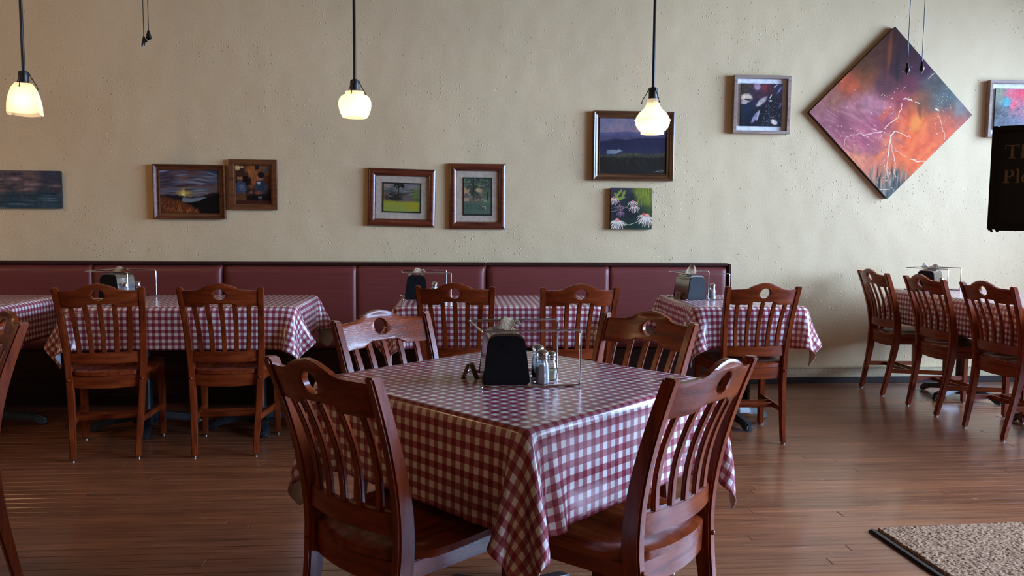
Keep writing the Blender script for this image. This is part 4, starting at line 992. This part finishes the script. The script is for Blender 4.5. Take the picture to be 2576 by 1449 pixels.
o = P.mesh('painted_face', PAINT, r, -.0405); o.rotation_euler = (0, -PI / 4, 0)
o = MB().box((0, -.020, 0), (D, .040, D)).build('canvas_block', CANVASEDGE, r, .003); o.rotation_euler = (0, -PI / 4, 0)
# ------------------------------------------------------------ table-top things: wire caddy, napkin dispenser, shakers, number tent
TZ = CZ + .0014                # top face of the cloth
def at(o, a, b): return (o[0] + math.cos(o[2]) * a - math.sin(o[2]) * b, o[1] + math.sin(o[2]) * a + math.cos(o[2]) * b, TZ)
def caddy(o, label, L=.285, W=.258, h=.163):
    r = tag(empty('wire_caddy', at(o, 0, 0), o[2]), label, 'caddy', 'chrome wire table caddies')
    q = .0030
    pth = smooth_path([(0, 0, q), (L, 0, q), (L, 0, h), (0, 0, h), (0, W, h), (L, W, h), (L, W, q), (0, W, q)], .010, 4)
    MB().tube(pth, .0033, 8).build('bent_wire', CHROME, r)
    for y in (0, W): MB().sphere((-.004, y, .0055), .0055, 12, 8).build('ball_end', CHROME, r)
def rr_poly(wb, wt, h, rad, n=6):
    """trapezoid with round corners in x,z, base at z=0"""
    P = [Vector((-wb / 2, 0, 0)), Vector((wb / 2, 0, 0)), Vector((wt / 2, 0, h)), Vector((-wt / 2, 0, h))]; out = []
    for i in range(4):
        a, b, c = P[i - 1], P[i], P[(i + 1) % 4]; rd = rad * (1.5 if i > 1 else .8); u = (a - b).normalized() * rd; w_ = (c - b).normalized() * rd
        for k in range(n + 1):
            t = k / n; p = (b + u) * (1 - t) ** 2 + b * 2 * t * (1 - t) + (b + w_) * t * t; out.append((p.x, p.z))
    return out
def dispenser(loc, rz, label):
    r = tag(empty('napkin_dispenser', loc, rz), label, 'napkin holder', 'black-faced napkin dispensers')
    dp = .165
    MB().prism(rr_poly(.136, .104, .150, .021), .006, dp - .006).build('body', DARKCHROME, r, 0, angle=30)
    for s_, y in ((0, 0), (1, dp)):
        m = MB().prism(rr_poly(.140, .104, .142, .020), y - .007 if s_ else y, y if s_ else y + .007).build('face_plate', BLACKPLASTIC, r, .002, 2, angle=30)
        yy = y + (.0006 if s_ else -.0006)
        MB().box((0, yy, .116), (.024, .0012, .0115)).build('latch', BLACKPLASTIC, m, .0005)
    MB().box((0, dp / 2, .1502), (.060, .105, .0012)).build('slot', BLACKPLASTIC, r)
    return r
def napkin(loc, rz, kind, label):
    n = 16; X = np.zeros((n, n, 3)); rg = np.random.RandomState(len(label))
    for i in range(n):
        for j in range(n):
            u, v = i / (n - 1), j / (n - 1)
            if kind == 'flop':
                X[i, j] = ((u - .5) * .050 + .030 * v + .012 * v * v, -.012 + .045 * v, .034 * math.sin(min(1, v * 1.1) * PI * .78) - .010 * u * v + .004 * math.sin(u * 6))
            elif kind == 'peak':
                X[i, j] = ((u - .5) * .082 * (1 - .75 * v ** 2) + .012 * v, .012 * math.sin(u * 6) * v, .060 * v)
            else:
                X[i, j] = ((u - .5) * .10, -.02 + .05 * v + .006 * math.sin(u * 9), .026 * math.sin(v * PI) * (1 + .5 * math.sin(u * 8 + 1)) + .004)
    X += rg.normal(0, .0009, X.shape)
    o = link('paper_napkin', grid_mesh('paper_napkin', X), NAPKINW if kind == 'crumple' else NAPKIN, None, True, 0)
    o.location = loc; o.rotation_euler = (0, 0, rz)
    o.modifiers.new('subdivision', 'SUBSURF').levels = 1
    s_ = o.modifiers.new('thickness', 'SOLIDIFY'); s_.thickness = .0008
    return tag(o, label, 'napkin', 'napkins pulled from the dispensers')
def shaker(loc, kind, fill, label, rz=0):
    r = tag(empty('glass_shaker', loc, rz), label, 'shaker', 'glass table shakers')
    seg = 8 if kind == 'panel' else 24
    if kind == 'panel': prof = [(.0225, 0), (.0232, .004), (.0195, .050), (.0165, .066), (.0150, .072), (.0150, .078)]; top = .078
    else: prof = [(.016, 0), (.019, .004), (.0225, .025), (.020, .045), (.0145, .060), (.0140, .066)]; top = .066
    b = MB().lathe(prof, seg).build('glass_body', GLASS, r, angle=25)
    fl = .74 if kind == 'panel' else .45; inner = [(max(.001, rr - .0025), .003 + z * .96) for rr, z in prof if z <= top * fl + .001]
    zf = top * fl; rf = float(np.interp(zf, [p[1] for p in prof], [p[0] for p in prof])) - .0025; inner.append((rf, zf))
    MB().lathe(inner, seg).build('contents', fill, r, angle=25)
    MB().lathe([(.0165, 0), (.0175, .002), (.0165, .006), (.0172, .008), (.0165, .012), (.0185, .014), (.0185, .019), (.015, .024), (.008, .027), (.001, .028)], 24, (0, 0, top - .006)).build('metal_cap', CHROME, r, angle=40)
    return r
def tent(loc, rz, label, number=False, w_=.030, h=.046):
    r = tag(empty('table_number_tent', loc, rz), label, 'number card', 'tan table number tents')
    for s_ in (-1, 1):
        V = []
        for z, d in ((0, .024), (h * .93, .006), (h, .001)):
            for x in (-w_ / 2, w_ / 2): V += [(x, s_ * d, z), (x, s_ * max(0, d - .0018), z)]
        fs = []
        for k in (0, 1):
            b = 4 * k; fs += [(b, b + 2, b + 6, b + 4), (b + 1, b + 5, b + 7, b + 3), (b, b + 4, b + 5, b + 1), (b + 2, b + 3, b + 7, b + 6)]
        fs += [(0, 1, 3, 2), (8, 10, 11, 9)]
        p = MB().add(V, fs).build('card_panel', CARD, r, smooth=False)
        if number and s_ == -1:
            def pt(x, t): return (x, -(.024 - .018 * t / (h * .93)) - .0005, t)
            q = [[(-.007, .033), (.007, .033), (.007, .030), (-.007, .030)], [(.007, .0305), (.0035, .0305), (-.004, .010), (-.0008, .010)]]
            m = MB()
            for poly in q: m.add([pt(*a) for a in poly], [(0, 1, 2, 3)])
            m.build('numeral', BLACKMAT, p, smooth=False)
    return r
SETS = [
 ((.080, 2.190, .130), 'on the foreground main table', 'flop'),
 ((-2.175, 4.835, -.28), 'on the left booth table behind two chairs', 'flop'),
 ((-.300, 4.745, .12), 'on the booth table behind the main table', 'flop'),
 ((1.420, 4.715, .19), 'on the small table numbered 7', 'peak'),
 ((3.285, 5.530, -.90), 'on the long table at the right', 'crumple'),
]
for i, (o, where, nk) in enumerate(SETS):
    caddy(o, 'chrome wire caddy ' + where)
    dl = [.078, .118, .080, .092, .12][i]; dr_ = [-.09, 0, -.05, .10, .0][i]
    p = at(o, dl, .045); dispenser(p, o[2] + dr_, 'black-faced napkin dispenser ' + where)
    a = o[2] + dr_; c = (p[0] - math.sin(a) * .08, p[1] + math.cos(a) * .08)
    napkin((c[0], c[1], TZ + .1515), a + (.2 if nk == 'flop' else 0), nk, {'flop': 'tan paper napkin flopping from the dispenser ', 'peak': 'tan paper napkin standing up from the dispenser ', 'crumple': 'crumpled pale napkin in the dispenser '}[nk] + where)
    sx = dl + .108
    if i == 4: sx = dl + .100
    shaker(at(o, sx, .055), 'panel', SALT, 'faceted salt shaker nearest us ' + where, .2)
    if i in (0, 1, 2): shaker(at(o, sx + (.010 if i == 0 else .012), .150), 'panel', PEPPER, 'faceted pepper shaker behind the salt ' + where, .4)
    if i == 0: shaker(at(o, sx + .036, .100), 'bulb', CHEESE, 'small bulb-shaped shaker of pale grains on the foreground main table')
tent(at(SETS[0][0], -.010, .165), SETS[0][0][2] + 1.0, 'tan folded number tent beside the napkin dispenser on the main table')
tent(at(SETS[3][0], -.005, .115), SETS[3][0][2] - .35, 'tan folded number tent reading 7', True)

# ------------------------------------------------------------ door mat, lower right
r = tag(empty('door_mat', (1.655, 2.962, 0), .05), 'tan carpet door mat with black rubber edge, lower right corner', 'mat')
MW, MD = 1.5, .68
MB().box((MW / 2, -MD / 2, .003), (MW, MD, .006)).build('rubber_base', RUBBER, r, .001)
for x in (.012, MW - .012): MB().box((x, -MD / 2, .0065), (.022, MD, .009)).build('rubber_rim', RUBBER, r, .004, 2)
nx, ny = 330, 230; X = np.zeros((nx, ny, 3)); rg = np.random.RandomState(3)
gx, gy = np.meshgrid(np.linspace(.036, MW - .036, nx), np.linspace(-MD + .002, -.002, ny), indexing='ij')
X[..., 0] = gx + rg.normal(0, .0012, gx.shape); X[..., 1] = gy + rg.normal(0, .0012, gx.shape); hgt = rg.rand(nx, ny); hgt = (hgt + np.roll(hgt, 1, 0) + np.roll(hgt, 1, 1) * .6) / 2.6
X[..., 2] = .009 + .010 * hgt; X[0, :, 2] = X[-1, :, 2] = .005; X[:, 0, 2] = X[:, -1, 2] = .005
tag(link('carpet_pile', grid_mesh('carpet_pile', X), PILE, r, True, 0), kind='stuff')

# ------------------------------------------------------------ black sign on a stand, right edge
SR = -.60; SW, SH = .36, .298
r = tag(empty('sign_stand', (1.546 + SW / 2 * math.cos(SR), 2.2 + SW / 2 * math.sin(SR), 0), SR), 'black framed sign with dull gold serif letters at the right edge', 'sign')
zb = 1.208; zc = zb + SH / 2
MB().box((0, .004, zc), (SW - .01, .010, SH - .01)).build('sign_panel', SIGNBLACK, r, smooth=False)
for s_ in (-1, 1):
    MB().box((s_ * (SW / 2 - .008), 0, zc), (.016, .024, SH)).build('sign_frame_member', BLACKMETAL, r, .003)
    MB().box((0, 0, zc + s_ * (SH / 2 - .008)), (SW - .032, .024, .016)).build('sign_frame_member', BLACKMETAL, r, .003)
MB().lathe([(.011, 0), (.011, zb - .02)], 14, (0, .012, .02)).build('pole', BLACKMETAL, r)
MB().lathe([(.14, 0), (.14, .012), (.03, .022), (.014, .04)], 32, (0, .012, 0)).build('floor_base', BLACKMETAL, r)
for k in (0, 1): MB().sphere((-SW / 2 + .012 + .014 * k, 0, zb - .002), .004, 8, 6).build('rubber_bumper', BLACKMETAL, r)
def letters(chars, x, base, H_):
    yy = -.0016
    def poly(pts): return MB().add([(x + a * H_, yy, base + b * H_) for a, b in pts], [tuple(range(len(pts)))])
    def arcband(m, cx, cy, ro, ri, a0, a1, sx=1, n=18):
        V = []; fs = []
        for i in range(n + 1):
            a = a0 + (a1 - a0) * i / n
            V += [(x + (cx + ro * sx * math.cos(a)) * H_, yy, base + (cy + ro * math.sin(a)) * H_), (x + (cx + ri[0] * math.cos(a)) * H_, yy, base + (cy + ri[1] * math.sin(a)) * H_)]
        for i in range(n): fs.append((2 * i, 2 * i + 2, 2 * i + 3, 2 * i + 1))
        m.add(V, fs)
    def box(m, x0, y0, x1, y1): m.add([(x + a * H_, yy, base + b * H_) for a, b in ((x0, y0), (x1, y0), (x1, y1), (x0, y1))], [(0, 1, 2, 3)])
    for ch in chars:
        m = MB()
        if ch == 'T': box(m, 0, .92, .92, 1); box(m, 0, .72, .05, .93); box(m, .87, .72, .92, .93); box(m, .37, .05, .55, .93); box(m, .24, 0, .68, .055); adv = .98
        elif ch == 'h': box(m, .08, .05, .23, 1.05); box(m, 0, .99, .10, 1.05); box(m, 0, 0, .31, .05); arcband(m, .38, .40, .24, (.10, .17), 0, PI, 1.0); box(m, .48, .05, .62, .41); box(m, .41, 0, .70, .05); adv = .74
        elif ch == 'P': box(m, .12, .05, .30, .95); box(m, 0, 0, .42, .055); box(m, 0, .945, .45, 1); arcband(m, .42, .72, .28, (.12, .225), -PI / 2, PI / 2, 1.1); box(m, .28, .44, .43, .495); adv = .80
        elif ch == 'l': box(m, .08, .05, .23, 1.05); box(m, 0, .99, .10, 1.05); box(m, 0, 0, .31, .05); adv = .36
        elif ch == 'e': arcband(m, .30, .33, .34, (.13, .27), .05, 1.75 * PI, .88); box(m, .14, .32, .58, .37); adv = .66
        m.build('letter', SIGNGOLD, r, smooth=False); x += adv * H_
zt_ = zb + SH
letters('Th', -SW / 2 + .034, zt_ - .092, .038)
letters('Ple', -SW / 2 + .032, zt_ - .162, .038)
